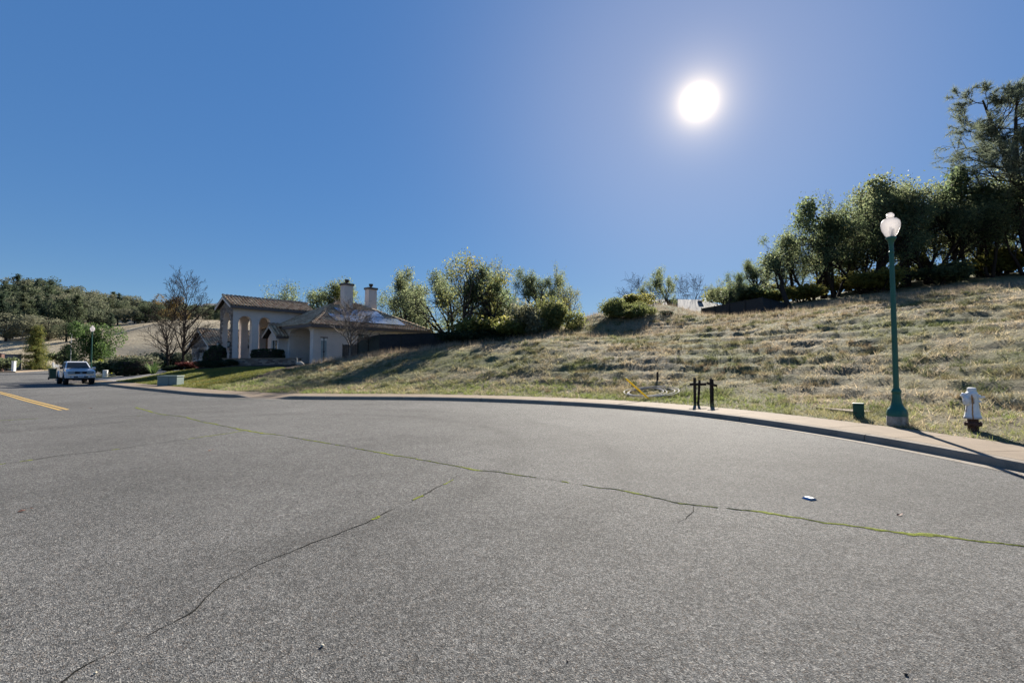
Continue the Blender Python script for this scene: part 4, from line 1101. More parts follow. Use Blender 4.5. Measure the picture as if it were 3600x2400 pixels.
# ---- walls
mb = MB()
wall_with_openings(mb, (0.5, 7.5, 0), (0, -1, 0), 7.0, -0.9, EZ, 0.45, [(2.5, 6.4, -0.3, 2.75, 0.40), (0.55, 1.75, 0.3, 2.15, 0)])
mb.build('front_wall', M_STUC, house)
mb = MB()
wall_with_openings(mb, (0.96, 0.5, 0), (1, 0, 0), 11.94, -0.9, EZ, 0.3, [(0.25, 0.85, 0, 2.2, 0), (4.0, 5.2, 0.9, 2.75, 0), (6.0, 6.34, 1.6, 2.72, 0), (8.6, 9.6, 1.6, 2.72, 0)])
mb.build('side_wall', M_STUC, house)
mb = MB(); mb.bbox((12.6, 0.81, -0.9), (12.9, 10.3, EZ)); mb.bbox((2.8, 1.0, -0.3), (3.05, 5.4, EZ - 0.02)); mb.bbox((0.96, 5.0, -0.3), (2.8, 5.25, EZ - 0.02)); mb.bbox((0.5, 10.0, -0.9), (12.59, 10.3, EZ))
mb.build('inner_wall', M_STUC, house)
mb = MB(); mb.bbox((0.97, 0.82, EZ - 0.12), (12.58, 9.98, EZ - 0.02)); mb.build('soffit', M_STUC, house)
# ---- main hip roof
S_, C_ = 0.507, 1.0
bl = math.hypot(5.4, 5.4 * S_)
up_t = Vector((1, 0, S_)); up_s = Vector((0, 1, S_))
wing_roof = roof_plane(house, (0, 0, EZ), (0, 1, 0), up_t, [(0, 0), (10.8, 0), (5.4, bl)], 'roof')
r2 = roof_plane(house, (0, 0, EZ), (1, 0, 0), up_s, [(0, 0), (13.4, 0), (8.0, bl), (5.4, bl)], 'roof')
mb = MB(); A0 = Vector((0, 10.8, EZ)); A1_ = Vector((13.4, 10.8, EZ)); A2 = Vector((8, 5.4, EZ + 5.4 * S_)); A3 = Vector((5.4, 5.4, EZ + 5.4 * S_)); B0 = Vector((13.4, 0, EZ))
mb.prism([A0, A1_, A2, A3], (0, 0, -0.1)); mb.prism([B0, A1_, A2], (0, 0, -0.1)); mb.build('roof', M_UNDER, house)
cap_tiles(r2, (0, 0, EZ + 0.03), (5.4, 5.4, EZ + 5.4 * S_ + 0.03)); cap_tiles(r2, (13.4, 0, EZ + 0.03), (8, 5.4, EZ + 5.4 * S_ + 0.03)); cap_tiles(r2, (5.4, 5.4, EZ + 5.4 * S_ + 0.04), (8, 5.4, EZ + 5.4 * S_ + 0.04))
mb = MB(); mb.bbox((-0.10, -0.10, EZ - 0.24), (13.5, 0.0, EZ + 0.03)); mb.build('gutter', M_TRIM, house)
mb = MB(); mb.bbox((-0.10, 0.002, EZ - 0.24), (0.0, 5.3, EZ + 0.03)); mb.build('gutter', M_TRIM, house)
# ---- corner column trim and front arch stone
# ---- portico
mb = MB(); PE = 5.15
wall_with_openings(mb, (-3.55, 7.5, 0), (1, 0, 0), 6.8, -0.4, PE, 0.5, [(0.47, 1.67, -0.2, 3.75, 0.55), (2.29, 3.36, -0.2, 3.75, 0.55)])
mb.build('portico_wall', M_STUC, house)
mb = MB()
wall_with_openings(mb, (-3.55, 10.0, 0), (1, 0, 0), 6.8, -0.4, PE, 0.5, [(0.47, 1.67, -0.2, 3.75, 0.55), (2.29, 3.36, -0.2, 3.75, 0.55)])
mb.build('portico_wall', M_STUC, house)
mb = MB()
wall_with_openings(mb, (-3.55, 9.997, 0), (0, -1, 0), 1.994, 3.7, PE, 0.45, [(0.1, 1.894, 3.65, 3.75, 0.9)])
mb.prism([(-3.55, 7.5, PE), (-3.55, 10.5, PE), (-3.55, 9.0, PE + 0.76)], (0.45, 0, 0))
mb.build('portico_gable', M_STUC, house)
mb = MB(); rr_ = random.Random(17)
def stones(mb, o, d, nrm, L, z0, z1, skip=None, hmin=0.07, hmax=0.16, lmin=0.15, lmax=0.42):
    o, d, nrm = Vector(o), Vector(d), Vector(nrm); z = z0
    R = Matrix((d, nrm, Vector((0, 0, 1)))).transposed()
    while z < z1 - 0.03:
        h = rr_.uniform(hmin, hmax); h = min(h, z1 - z); x = 0.0
        while x < L - 0.02:
            l = min(rr_.uniform(lmin, lmax), L - x); t = rr_.uniform(0.03, 0.07)
            if not (skip and skip(x + l / 2, z + h / 2)):
                mb.box(o + d * (x + l / 2) + nrm * (t / 2) + Vector((0, 0, z + h / 2)), (l - 0.012, t, h - 0.012), R=R)
            x += l
        z += h
stones(mb, (-3.55, 7.5, 0), (0, 1, 0), (-1, 0, 0), 3.0, -0.3, 5.9, lambda x, z: (0.5 < x < 2.5 and z < 3.75 + 0.9 * math.sqrt(max(0, 1 - ((x - 1.5) / 1.0) ** 2))) or z > PE + 0.76 * (1 - abs(x - 1.5) / 1.5) - 0.05)
kind(mb.build('stone_facing', M_STONE, house), 'stuff')
pl = math.hypot(1.9, 1.9 * S_)
pr = roof_plane(house, (-3.95, 7.1, PE), (1, 0, 0), (0, 1, S_), [(0, 0), (8.2, 0), (8.2, pl), (0, pl)], 'portico_roof', 'parts')
roof_plane(house, (-3.95, 10.9, PE), (1, 0, 0), (0, -1, S_), [(0, 0), (8.2, 0), (8.2, pl), (0, pl)], 'portico_roof')
cap_tiles(pr, (-3.98, 9.0, PE + 1.9 * S_ + 0.02), (4.3, 9.0, PE + 1.9 * S_ + 0.02))
cap_tiles(pr, (-3.9, 7.1, PE + 0.02), (-3.9, 9.0, PE + 1.9 * S_ + 0.02), 'verge_tiles', 1.0)
mb = MB(); mb.bbox((-3.95, 7.0, PE - 0.22), (3.6, 7.09, PE + 0.03)); mb.build('gutter', M_TRIM, house)
mb = MB(); mb.prism([(-3.96, 7.1, PE - 0.02), (-3.96, 9.0, PE + 0.96 - 0.02), (-3.96, 10.9, PE - 0.02), (-3.96, 10.9, PE - 0.24), (-3.96, 9.0, PE + 0.74), (-3.96, 7.1, PE - 0.24)], (0.06, 0, 0)); mb.build('barge_board', M_STUC, house)
mb = MB(); mb.bbox((-3.05, 8.02, PE - 0.1), (3.2, 9.98, PE - 0.02)); mb.build('ceiling', M_STUC, house)
mb = MB(); mb.bbox((-3.8, 7.2, -0.9), (0.45, 10.8, -0.25)); mb.build('porch_floor', M_WALK, house)
# entry door at the back of the portico
mb = MB(); mb.bbox((0.38, 8.2, -0.25), (0.49, 9.8, 2.6)); dr = mb.build('entry_door', simple('entry_door_wood', (0.05, 0.03, 0.02), 0.5), house)
mb = MB(); mb.bbox((0.32, 9.1, 0.7), (0.38, 9.16, 1.1)); mb.build('handle', M_DARKM, dr)
# ---- bay window with its small gable
mb = MB()
wall_with_openings(mb, (-0.3, 7.49, 0), (0, -1, 0), 2.0, -0.9, 2.42, 0.25, [(0.55, 1.72, 0.35, 2.15, 0.0)])
mb.prism([(-0.3, 5.49, 2.42), (-0.3, 7.49, 2.42), (-0.3, 6.6, 3.2)], (0.25, 0, 0))
mb.bbox((-0.049, 5.49, -0.9), (0.499, 5.7, 2.42)); mb.build('bay_wall', M_STUC, house)
br = roof_plane(house, (-0.7, 5.1, 2.38), (1, 0, 0), (0, 1.6, 1.14), [(0, 0), (2.4, 0), (2.4, 1.96), (0, 1.96)], 'bay_roof', 'parts')
roof_plane(house, (-0.7, 8.1, 2.38), (1, 0, 0), (0, -1.4, 1.14), [(0, 0), (0.9, 0), (0.9, 1.8), (0, 1.8)], 'bay_roof', None)
cap_tiles(br, (-0.72, 6.7, 3.55), (1.6, 6.7, 3.55)); cap_tiles(br, (-0.66, 5.1, 2.4), (-0.66, 6.68, 3.54), 'verge_tiles', 0.9)
mb = MB(); mb.bbox((-0.7, 5.0, 2.2), (0.4, 5.09, 2.42)); mb.build('gutter', M_TRIM, house)
mb = MB(); mb.prism([(-0.73, 5.1, 2.36), (-0.73, 6.7, 3.50), (-0.73, 8.1, 2.5), (-0.73, 8.1, 2.3), (-0.73, 6.7, 3.30), (-0.73, 5.1, 2.18)], (0.05, 0, 0)); mb.build('barge_board', M_STUC, house)
mb = MB(); mb.tube([(-0.62, 5.04, 2.2), (-0.5, 5.3, 2.0), (-0.36, 5.42, 1.85), (-0.36, 5.42, -0.6)], 0.04, 6); mb.build('downspout', M_WHITE, house)
def window(parent, o, d, w, h, inset=0.10, panes=2, mat=M_GLASS, fr=0.06):
    """o lower corner on the outer face, d along the wall, inset goes to the left of d"""
    o, d = Vector(o), Vector(d).normalized(); n = Vector((-d.y, d.x, 0)); up = Vector((0, 0, 1)); R = Matrix((d, n, up)).transposed()
    c = o + n * inset
    f = MB(); f.box(c + d * w / 2 + up * fr / 2, (w, 0.06, fr), R=R); f.box(c + d * w / 2 + up * (h - fr / 2), (w, 0.06, fr), R=R)
    for k in range(panes + 1): f.box(c + d * (fr / 2 + (w - fr) * k / panes) + up * h / 2, (fr, 0.056, h - 2 * fr), R=R)
    wn = f.build('window', M_WHITE, parent)
    pw_ = (w - fr) / panes
    for k in range(panes):
        p = MB(); p.box(c + d * (fr / 2 + pw_ * (k + 0.5)) + up * h / 2, (pw_ - fr, 0.015, h - 2 * fr), R=R); p.build('pane', mat, wn)
    return wn
window(house, (-0.3, 6.94, 0.35), (0, -1, 0), 1.17, 1.8, 0.08, 2)
window(house, (4.96, 0.5, 0.9), (1, 0, 0), 1.2, 1.85, 0.08, 2)
window(house, (6.96, 0.5, 1.6), (1, 0, 0), 0.34, 1.12, 0.08, 1)
window(house, (9.56, 0.5, 1.6), (1, 0, 0), 1.0, 1.12, 0.08, 2)
window(house, (0.5, 6.95, 0.3), (0, -1, 0), 1.2, 1.85, 0.1, 2)
# french door in the side wall beside the corner
mb = MB(); mb.bbox((1.21, 0.56, 0.0), (1.81, 0.62, 2.2)); fd = mb.build('side_door', M_WHITE, house)
for x in (1.25, 1.56):
    mb = MB(); mb.bbox((x, 0.535, 0.25), (x + 0.21, 0.555, 1.95)); mb.build('pane', M_GLASSP, fd)
mb = MB(); mb.bbox((1.485, 0.52, -0.1), (1.535, 0.556, 2.3)); mb.bbox((1.15, 0.48, 2.2), (1.87, 0.52, 2.27)); mb.build('astragal', M_DARKM, fd)
mb = MB(); mb.bbox((1.42, 0.49, 0.92), (1.6, 0.52, 0.98)); mb.build('handle', M_DARKM, fd)
# ---- chimneys
for (t_, s_) in ((6.1, 4.5), (9.3, 5.0)):
    mb = MB(); mb.box((t_, s_, 5.9), (0.98, 0.78, 4.0)); ch = mb.build('chimney', M_STUC, house)
    mb = MB(); mb.box((t_, s_, 7.98), (1.16, 0.96, 0.20)); mb.build('cap', M_TRIM, ch)
    mb = MB(); mb.lathe([(0.13, 8.08), (0.11, 8.18), (0.20, 8.30), (0.22, 8.42), (0.24, 8.44), (0.24, 8.50)], (t_, s_, 0), 12); mb.build('flue_cap', M_DARKM, ch)
# ---- solar panels on the side slope
def solar_mat():
    m, t, b, o = new_mat('solar_glass'); p = pos(t, obj=True)
    c = ramp(t, noise(t, p, 0.8, 3), [(0.3, (0.10, 0.13, 0.20)), (0.7, (0.15, 0.18, 0.26))])
    t.links.new(c, b.inputs['Base Color']); b.inputs['Roughness'].default_value = 0.22; b.inputs['Specular IOR Level'].default_value = 0.9
    b.inputs['Coat Weight'].default_value = 0.6; b.inputs['Coat Roughness'].default_value = 0.15
    return m
M_SOLAR = solar_mat()
bu = Vector((0, 1, S_)).normalized(); nu = Vector((0, -S_, 1)).normalized(); Rp = Matrix((Vector((1, 0, 0)), bu, nu)).transposed()
for b0, t0, k in ((0.85, 2.7, 8), (2.58, 4.2, 5)):
    for i in range(k):
        c = Vector((t0 + 1.0 * i + 0.5, 0, EZ)) + bu * (b0 + 0.83) + nu * 0.19
        mb = MB(); mb.box(c, (0.97, 1.64, 0.035), R=Rp); sp = mb.build('solar_panel', M_SOLAR, house)
        f = MB()
        for sx in (-0.49, 0.49): f.box(c + Vector((sx, 0, 0)), (0.02, 1.68, 0.045), R=Rp)
        for sy in (-0.83, 0.83): f.box(c + bu * sy, (0.96, 0.02, 0.045), R=Rp)
        f.build('frame', M_DARKM, sp)
# ---- linking wing behind the portico, and the garage
mb = MB(); mb.bbox((6.5, 10.31, -0.9), (12.5, 26.6, 2.6)); mb.build('link_wall', M_STUC, house)
roof_plane(house, (5.9, 10.31, 2.6), (0, 1, 0), (1, 0, 0.42), [(0, 0), (16.3, 0), (16.3, 3.9), (0, 3.9)], 'link_roof')
mb = MB(); mb.prism([(9.5, 10.31, 4.1), (13.0, 10.31, 2.6), (13.0, 26.6, 2.6), (9.5, 26.6, 4.1)], (0, 0, -0.1)); mb.build('link_roof', M_UNDER, house)
window(house, (6.5, 13.6, 0.4), (0, -1, 0), 1.8, 1.8, -0.02, 3)
GZ = -0.58; GE = 2.05
mb = MB(); wall_with_openings(mb, (1.0, 33.7, 0), (0, -1, 0), 7.0, GZ - 0.4, GE, 0.35, [(2.0, 6.3, GZ - 0.3, 1.45, 0.42)])
mb.prism([(1.0, 26.7, GE), (1.0, 33.7, GE), (1.0, 30.2, GE + 1.95)], (0.35, 0, 0))
mb.bbox((1.351, 26.7, GZ - 0.4), (10, 27.0, GE)); mb.bbox((1.351, 33.4, GZ - 0.4), (10, 33.7, GE)); mb.build('garage_wall', M_STUC, house)
mb = MB(); stones(mb, (1.0, 26.7, 0), (0, 1, 0), (-1, 0, 0), 7.0, GE - 0.2, GE + 1.9, lambda x, z: z > GE + 1.95 * (1 - abs(x - 3.5) / 3.5) - 0.05 or (0.7 < x < 5.0 and z < 1.9)); kind(mb.build('stone_facing', M_STONE, house), 'stuff')
gs = 2.15 / 3.9; gl = math.hypot(3.9, 2.15)
gr = roof_plane(house, (0.55, 26.3, GE), (1, 0, 0), (0, 1, gs), [(0, 0), (7.4, 0), (7.4, gl), (0, gl)], 'garage_roof', 'parts')
roof_plane(house, (0.55, 34.1, GE), (1, 0, 0), (0, -1, gs), [(0, 0), (7.4, 0), (7.4, gl), (0, gl)], 'garage_roof', None)
cap_tiles(gr, (0.5, 30.2, GE + 2.17), (7.9, 30.2, GE + 2.17)); cap_tiles(gr, (0.58, 26.3, GE + 0.02), (0.58, 30.2, GE + 2.16), 'verge_tiles', 1.0)
mb = MB(); mb.bbox((0.55, 26.2, GE - 0.22), (7.9, 26.29, GE + 0.03)); mb.build('gutter', M_TRIM, house)
mb = MB(); mb.prism([(0.53, 26.3, GE - 0.02), (0.53, 30.2, GE + 2.12), (0.53, 34.1, GE - 0.02), (0.53, 34.1, GE - 0.22), (0.53, 30.2, GE + 1.92), (0.53, 26.3, GE - 0.22)], (0.05, 0, 0)); mb.build('barge_board', M_STUC, house)
mb = MB()
for k in range(4): mb.bbox((1.24, 27.4, GZ + 0.02 + 0.58 * k), (1.30, 31.7, GZ + 0.58 * (k + 1)))
gd = mb.build('garage_door', M_WHITE, house)
for k in range(6):
    mb = MB(); mb.bbox((1.215, 27.55 + 0.7 * k, GZ + 1.85), (1.238, 28.05 + 0.7 * k, GZ + 2.22)); mb.build('door_window', M_GLASS, gd)
# ---- lanterns
def lantern(p):
    mb = MB(); p = Vector(p)
    mb.lathe([(0.02, 0.50), (0.05, 0.46), (0.15, 0.38), (0.16, 0.36)], p, 6); mb.lathe([(0.08, -0.02), (0.09, 0.0), (0.02, -0.06)], p, 6)
    for k in range(6):
        a = k * math.pi / 3; mb.tube([p + Vector((0.09 * math.cos(a), 0.09 * math.sin(a), 0)), p + Vector((0.145 * math.cos(a), 0.145 * math.sin(a), 0.37))], 0.009, 4)
    mb.tube([p + Vector((0, 0, 0.48)), p + Vector((0.1, 0, 0.58)), p + Vector((0.22, 0, 0.55))], 0.012, 5)
    l = mb.build('lantern', M_DARKM, house)
    g = MB(); g.lathe([(0.082, 0.0), (0.135, 0.36)], p, 6); g.build('lantern_glass', M_GLASSP, l)
for p in ((-3.78, 7.75, 1.45), (-3.78, 10.25, 1.45), (0.26, 7.9, 1.5)): lantern(p)

# ---- low stone wall before the house
wl = empty('stone_wall', tuple(house_pt(-0.8, 0.2, -0.9)), 0.0)
tag(wl, 'low ledger-stone wall with a flat cap in front of the house', 'wall')
def wl_pt(t, s, z): return house_pt(t, s, z) - Vector(wl.location)
P0, P1 = (-0.8, 0.2), (-4.3, 7.2)
a_ = wl_pt(*P0, 0); b_ = wl_pt(*P1, 0); d_ = (b_ - a_); L_ = d_.length; d_.normalize(); n_ = Vector((d_.y, -d_.x, 0))
if n_.y > 0: n_ = -n_
ctr = (a_ + b_) / 2; R_ = Matrix((d_, Vector((-d_.y, d_.x, 0)), Vector((0, 0, 1)))).transposed()
mb = MB(); mb.box((ctr.x, ctr.y, a_.z - 0.16), (L_, 0.26, 0.94), R=R_); mb.build('core', M_MORTAR, wl)
mb = MB(); mb.box((ctr.x, ctr.y, a_.z + 0.34), (L_ + 0.1, 0.44, 0.06), R=R_); mb.build('cap', M_WALK, wl)
mb = MB(); stones(mb, a_ + n_ * 0.13, d_, n_, L_, -0.62, 0.31, None, 0.08, 0.15, 0.2, 0.5); kind(mb.build('stones', M_STONE, wl), 'stuff')

# hedges and clipped shrubs round the porch
def hp(t, s, key, h, label, sx=1.0, group=None, name='hedge', rz=0.0, mat=None, dz=0.0):
    p = house_pt(t, s); z = H(p.x, p.y) + dz
    return plant(key, name, (p.x, p.y, z), h, label, 'shrub', group, sx=sx, rz=rz, mat=mat)
hp(-1.9, 4.0, 'hedge', 1.35, 'dark clipped hedge behind the low stone wall', 0.72, rz=HA + 1.9)
hp(-4.5, 8.3, 'ball', 1.9, 'dark clipped cloud-shaped shrub left of the portico column', 0.45, name='clipped_bush')
hp(-4.7, 9.1, 'ball', 1.5, 'dark clipped shrub left of the cloud-shaped one by the portico', 0.5, name='clipped_bush')
for t_, s_ in ((-5.0, 6.4), (-5.4, 7.4), (-4.5, 5.4), (-5.6, 8.6)):
    hp(t_, s_, 'shrub_dark', 0.6, 'low dark shrub at the foot of the stone wall', 1.4, 'shrubs along the stone wall', 'shrub')
for t_, s_ in ((-5.6, 12.6), (-5.2, 14.0), (-4.8, 15.4), (-4.4, 16.8)):
    hp(t_, s_, 'shrub_red', 0.75, 'low dark red-leaved shrub between the lawn and the garage', 1.6, 'red-leaved shrubs by the lawn', 'shrub')

# ================================================================== FENCES
M_SLAT = simple('black_privacy_slats', (0.022, 0.022, 0.024), 0.7, 0.3, 5)
M_SLATG = simple('dark_green_slats', (0.020, 0.032, 0.030), 0.6, 0.3, 5)
def slat_fence(path, tops, label, mats, drop=2.0, name='slat_fence'):
    """path of (x, y); tops z at each; slats along each run"""
    root = empty(name, (path[0][0], path[0][1], tops[0] - drop)); o0 = Vector(root.location); tag(root, label, 'fence')
    for i, ((x0, y0), (x1, y1)) in enumerate(zip(path, path[1:])):
        a = Vector((x0, y0, tops[i])) - o0; b = Vector((x1, y1, tops[i + 1])) - o0; L = math.hypot(b.x - a.x, b.y - a.y); d = Vector(((b.x - a.x) / L, (b.y - a.y) / L, 0)); n = int(L / 0.085)
        R = Matrix((d, Vector((-d.y, d.x, 0)), Vector((0, 0, 1)))).transposed(); mb = MB(); rq = random.Random(i)
        for k in range(n):
            p = a.lerp(b, (k + 0.5) / n) + R @ Vector((0, 0.006 * (k % 2), 0)); mb.box(p - Vector((0, 0, drop / 2 + rq.uniform(-0.015, 0.015))), (0.0845, 0.010, drop), R=R)
        kind(mb.build('slat_run', mats[i], root), 'stuff')
        mb = MB(); mb.tube([a - Vector((0, 0, 0.06)) + R @ Vector((0, -0.03, 0)), b - Vector((0, 0, 0.06)) + R @ Vector((0, -0.03, 0))], 0.022, 6); mb.build('top_rail', M_DARKM, root)
        m = max(2, int(L / 2.6) + 1)
        for k in range(m + (1 if i == len(path) - 2 else 0)):
            if k > m: continue
            p = a.lerp(b, k / m) + R @ Vector((0, -0.04, 0)); q = MB(); q.tube([p - Vector((0, 0, drop + 0.2)), p + Vector((0, 0, 0.07))], 0.035, 8); q.build('post', M_DARKM, root)
    return root
fpts = [(1206, 1211, 42.5), (1257, 1211, 42.2), (1259, 1191, 42.2), (1334, 1175, 40.5), (1480, 1171, 42.5), (1629, 1166, 44.5)]
W_ = [at(*p) for p in fpts]
slat_fence([(p.x, p.y) for p in W_[:2]], [p.z for p in W_[:2]], 'short black slatted gate panel beside the house wall', [M_SLAT], 1.7, 'slat_gate')
slat_fence([(p.x, p.y) for p in W_[2:]], [p.z for p in W_[2:]], 'dark slatted fence running up the bank beside the house', [M_SLATG, M_SLAT, M_SLAT], 2.05)
fp2 = [at(2467, 1084, 55), at(2679, 1045, 46), at(2765, 1066, 50)]
slat_fence([(p.x, p.y) for p in fp2], [p.z for p in fp2], 'black slatted fence with a corner post on the upper hill', [M_SLAT, M_SLAT], 2.0)

# house whose grey roof shows above the mound
hr = empty('hill_house', (24.5, 74, H(24.5, 73.9)), 0.12); tag(hr, 'hilltop house showing only its grey shingle hip roof', 'house')
zr = 1.6 + 232 * 72 / 1700 - hr.location.z
M_SHING = simple('grey_shingles', (0.25, 0.235, 0.225), 0.9, 0.2, 4, bmp=0.5, bscale=25)
mb = MB(); mb.bbox((-6, -5, -1), (8, 6, zr - 2.6)); mb.build('wall', M_STUC, hr)
mb = MB(); e0 = zr - 2.7
q = [Vector(p) for p in ((-8, -6, e0), (9, -6, e0), (9, 7, e0), (-8, 7, e0), (-2, 0.5, zr), (5.5, 0.5, zr))]
mb.add(q, [(0, 1, 5, 4), (1, 2, 5), (2, 3, 4, 5), (3, 0, 4), (0, 3, 2, 1)]); rf_ = mb.build('roof', M_SHING, hr)
for x in (0.0, 4.2):
    mb = MB(); mb.box((x, -1.0, zr - 0.45), (0.7, 0.5, 0.14)); mb.build('roof_vent', M_SHING, rf_)
window(hr, (-3, -5.0, 1.0), (1, 0, 0), 1.6, 1.2, -0.02, 2)

# two small houses far away on the wooded ridge
for u, vb, Y, lb in ((545, 1078, 320, 'small pale house among the trees on the far ridge'), (745, 1082, 330, 'small grey house on the far ridge above the portico')):
    p = at(u, vb, Y); r = empty('far_house', (p.x, p.y, p.z - 4), 0.5); tag(r, lb, 'house')
    mb = MB(); mb.bbox((-7, -4, -6), (7, 4, 4.5)); mb.build('wall', M_STUC, r)
    mb = MB(); q = [Vector(p_) for p_ in ((-8, -5, 4.4), (8, -5, 4.4), (8, 5, 4.4), (-8, 5, 4.4), (-3, 0, 7), (3, 0, 7))]; mb.add(q, [(0, 1, 5, 4), (1, 2, 5), (2, 3, 4, 5), (3, 0, 4), (0, 3, 2, 1)]); mb.build('roof', M_SHING, r)
    for x in (-4.5, 0, 3.5): window(r, (x, -4.0, 1.4), (1, 0, 0), 2.0, 1.8, -0.05, 2, M_GLASSP, 0.15)

# ================================================================== STREET THINGS
M_GREEN = simple('green_lamp_paint', (0.004, 0.085, 0.058), 0.42, 0.12, 5, bmp=0.15, bscale=90, spec=0.5)
M_BASE = simple('stained_concrete', (0.34, 0.31, 0.27), 0.95, 0.2, 6, bmp=0.6, bscale=50, dirt=((0.055, 0.045, 0.025), 0.7, 4.0))
def globe_mat():
    m = bpy.data.materials.new('prismatic_globe'); m.use_nodes = True; t = m.node_tree; t.nodes.clear(); o = N(t, 'ShaderNodeOutputMaterial')
    tr = N(t, 'ShaderNodeBsdfTranslucent'); tr.inputs['Color'].default_value = (0.80, 0.77, 0.76, 1)
    tp = N(t, 'ShaderNodeBsdfTransparent'); tp.inputs['Color'].default_value = (0.93, 0.91, 0.91, 1)
    gl = N(t, 'ShaderNodeBsdfPrincipled'); gl.inputs['Base Color'].default_value = (0.62, 0.60, 0.60, 1); gl.inputs['Roughness'].default_value = 0.2
    w = N(t, 'ShaderNodeTexWave'); w.inputs['Scale'].default_value = 26; w.bands_direction = 'Z'; t.links.new(N(t, 'ShaderNodeTexCoord').outputs['Object'], w.inputs['Vector'])
    bp = N(t, 'ShaderNodeBump'); bp.inputs['Strength'].default_value = 0.5; bp.inputs['Distance'].default_value = 0.01; t.links.new(w.outputs['Fac'], bp.inputs['Height']); t.links.new(bp.outputs[0], gl.inputs['Normal']); t.links.new(bp.outputs[0], tr.inputs['Normal'])
    m1 = N(t, 'ShaderNodeMixShader'); m1.inputs[0].default_value = 0.45; t.links.new(tr.outputs[0], m1.inputs[1]); t.links.new(gl.outputs[0], m1.inputs[2])
    m2 = N(t, 'ShaderNodeMixShader'); m2.inputs[0].default_value = 0.30; t.links.new(m1.outputs[0], m2.inputs[1]); t.links.new(tp.outputs[0], m2.inputs[2])
    t.links.new(m2.outputs[0], o.inputs['Surface']); return m
M_GLOBE = globe_mat()
def make_lamp():
    r = empty('street_lamp')
    mb = MB(); mb.lathe([(0.255, -0.25), (0.258, 0.20), (0.250, 0.225)], n=28); mb.build('concrete_base', M_BASE, r, auto=30)
    prof = [(0.25, 0.226), (0.252, 0.33), (0.235, 0.345), (0.235, 0.365), (0.215, 0.39), (0.19, 0.42), (0.155, 0.47), (0.125, 0.55), (0.105, 0.66), (0.100, 0.74), (0.120, 0.76), (0.122, 0.80), (0.105, 0.835), (0.092, 0.85), (0.09, 0.87)]
    fl = [0, 0, 0, 0, 0.0, 0.03, 0.08, 0.10, 0.10, 0.08, 0, 0, 0, 0, 0]
    mb = MB(); mb.lathe(prof, n=32, flute=fl); mb.build('pedestal', M_GREEN, r, auto=50)
    mb = MB(); mb.lathe([(0.071, 0.86), (0.069, 2.2), (0.060, 4.02)], n=24, flute=[0.08, 0.08, 0.08]); mb.build('pole', M_GREEN, r)
    mb = MB(); mb.lathe([(0.062, 4.00), (0.066, 4.01), (0.066, 4.05), (0.056, 4.06), (0.056, 4.16), (0.064, 4.24), (0.085, 4.30), (0.125, 4.34), (0.130, 4.345), (0.130, 4.385), (0.118, 4.39)], n=24); mb.build('collar', M_GREEN, r, auto=40)
    g = MB(); pr = [(0.112, 4.391), (0.15, 4.44), (0.205, 4.53), (0.236, 4.62), (0.242, 4.69), (0.225, 4.755), (0.185, 4.795), (0.160, 4.80), (0.155, 4.815), (0.085, 4.835), (0.075, 4.85), (0.098, 4.875), (0.103, 4.90), (0.085, 4.93), (0.06, 4.94), (0.055, 4.955), (0.02, 4.965)]
    g.lathe(pr, n=36); gl = g.build('globe', M_GLOBE, r, auto=45)
    mb = MB(); mb.tube([(0, 0, 4.39), (0, 0, 4.48), (0, 0, 4.62)], [0.05, 0.045, 0.03], 12); mb.build('lamp_holder', M_WHITE, r)
    mb = MB(); mb.box((0.07, -0.02, 4.13), (0.03, 0.03, 0.05)); mb.build('photocell', M_DARKM, r)
    return r
lamp = make_lamp()
LX, LY = 8.87, 11.2
lamp.scale = (0.79, 0.79, 1.0); lamp.location = (LX, LY, 0.15); lamp.rotation_euler.z = 0.3
tag(lamp, 'dark green fluted street lamp with an acorn globe, left of the hydrant', 'street lamp', 'green acorn street lamps')
l2 = copy_tree(lamp); X, Y = (322 - CX) / FPX * 45.5, 45.5; l2.location = (X, Y, max(0.05, H(X, Y) - 0.05))
tag(l2, 'far green acorn street lamp behind the white pickup', 'street lamp', 'green acorn street lamps')
# slim grey pole further off
X, Y = (249 - CX) / FPX * 78, 78
sp_ = empty('pole_light', (X, Y, 0.1)); tag(sp_, 'slim pale grey pole light behind the pickup and bin', 'street lamp')
M_GALV = simple('galvanised_steel', (0.42, 0.42, 0.42), 0.45, 0.12, 4, metal=0.5)
mb = MB(); mb.tube([(0, 0, -0.2), (0, 0, 5.9)], [0.07, 0.05], 10); mb.build('pole', M_GALV, sp_)
mb = MB(); mb.lathe([(0.06, 5.9), (0.18, 6.0), (0.2, 6.2), (0.12, 6.38), (0.03, 6.45)], n=14); mb.build('lamp_head', M_GLOBE, sp_, smooth=True)

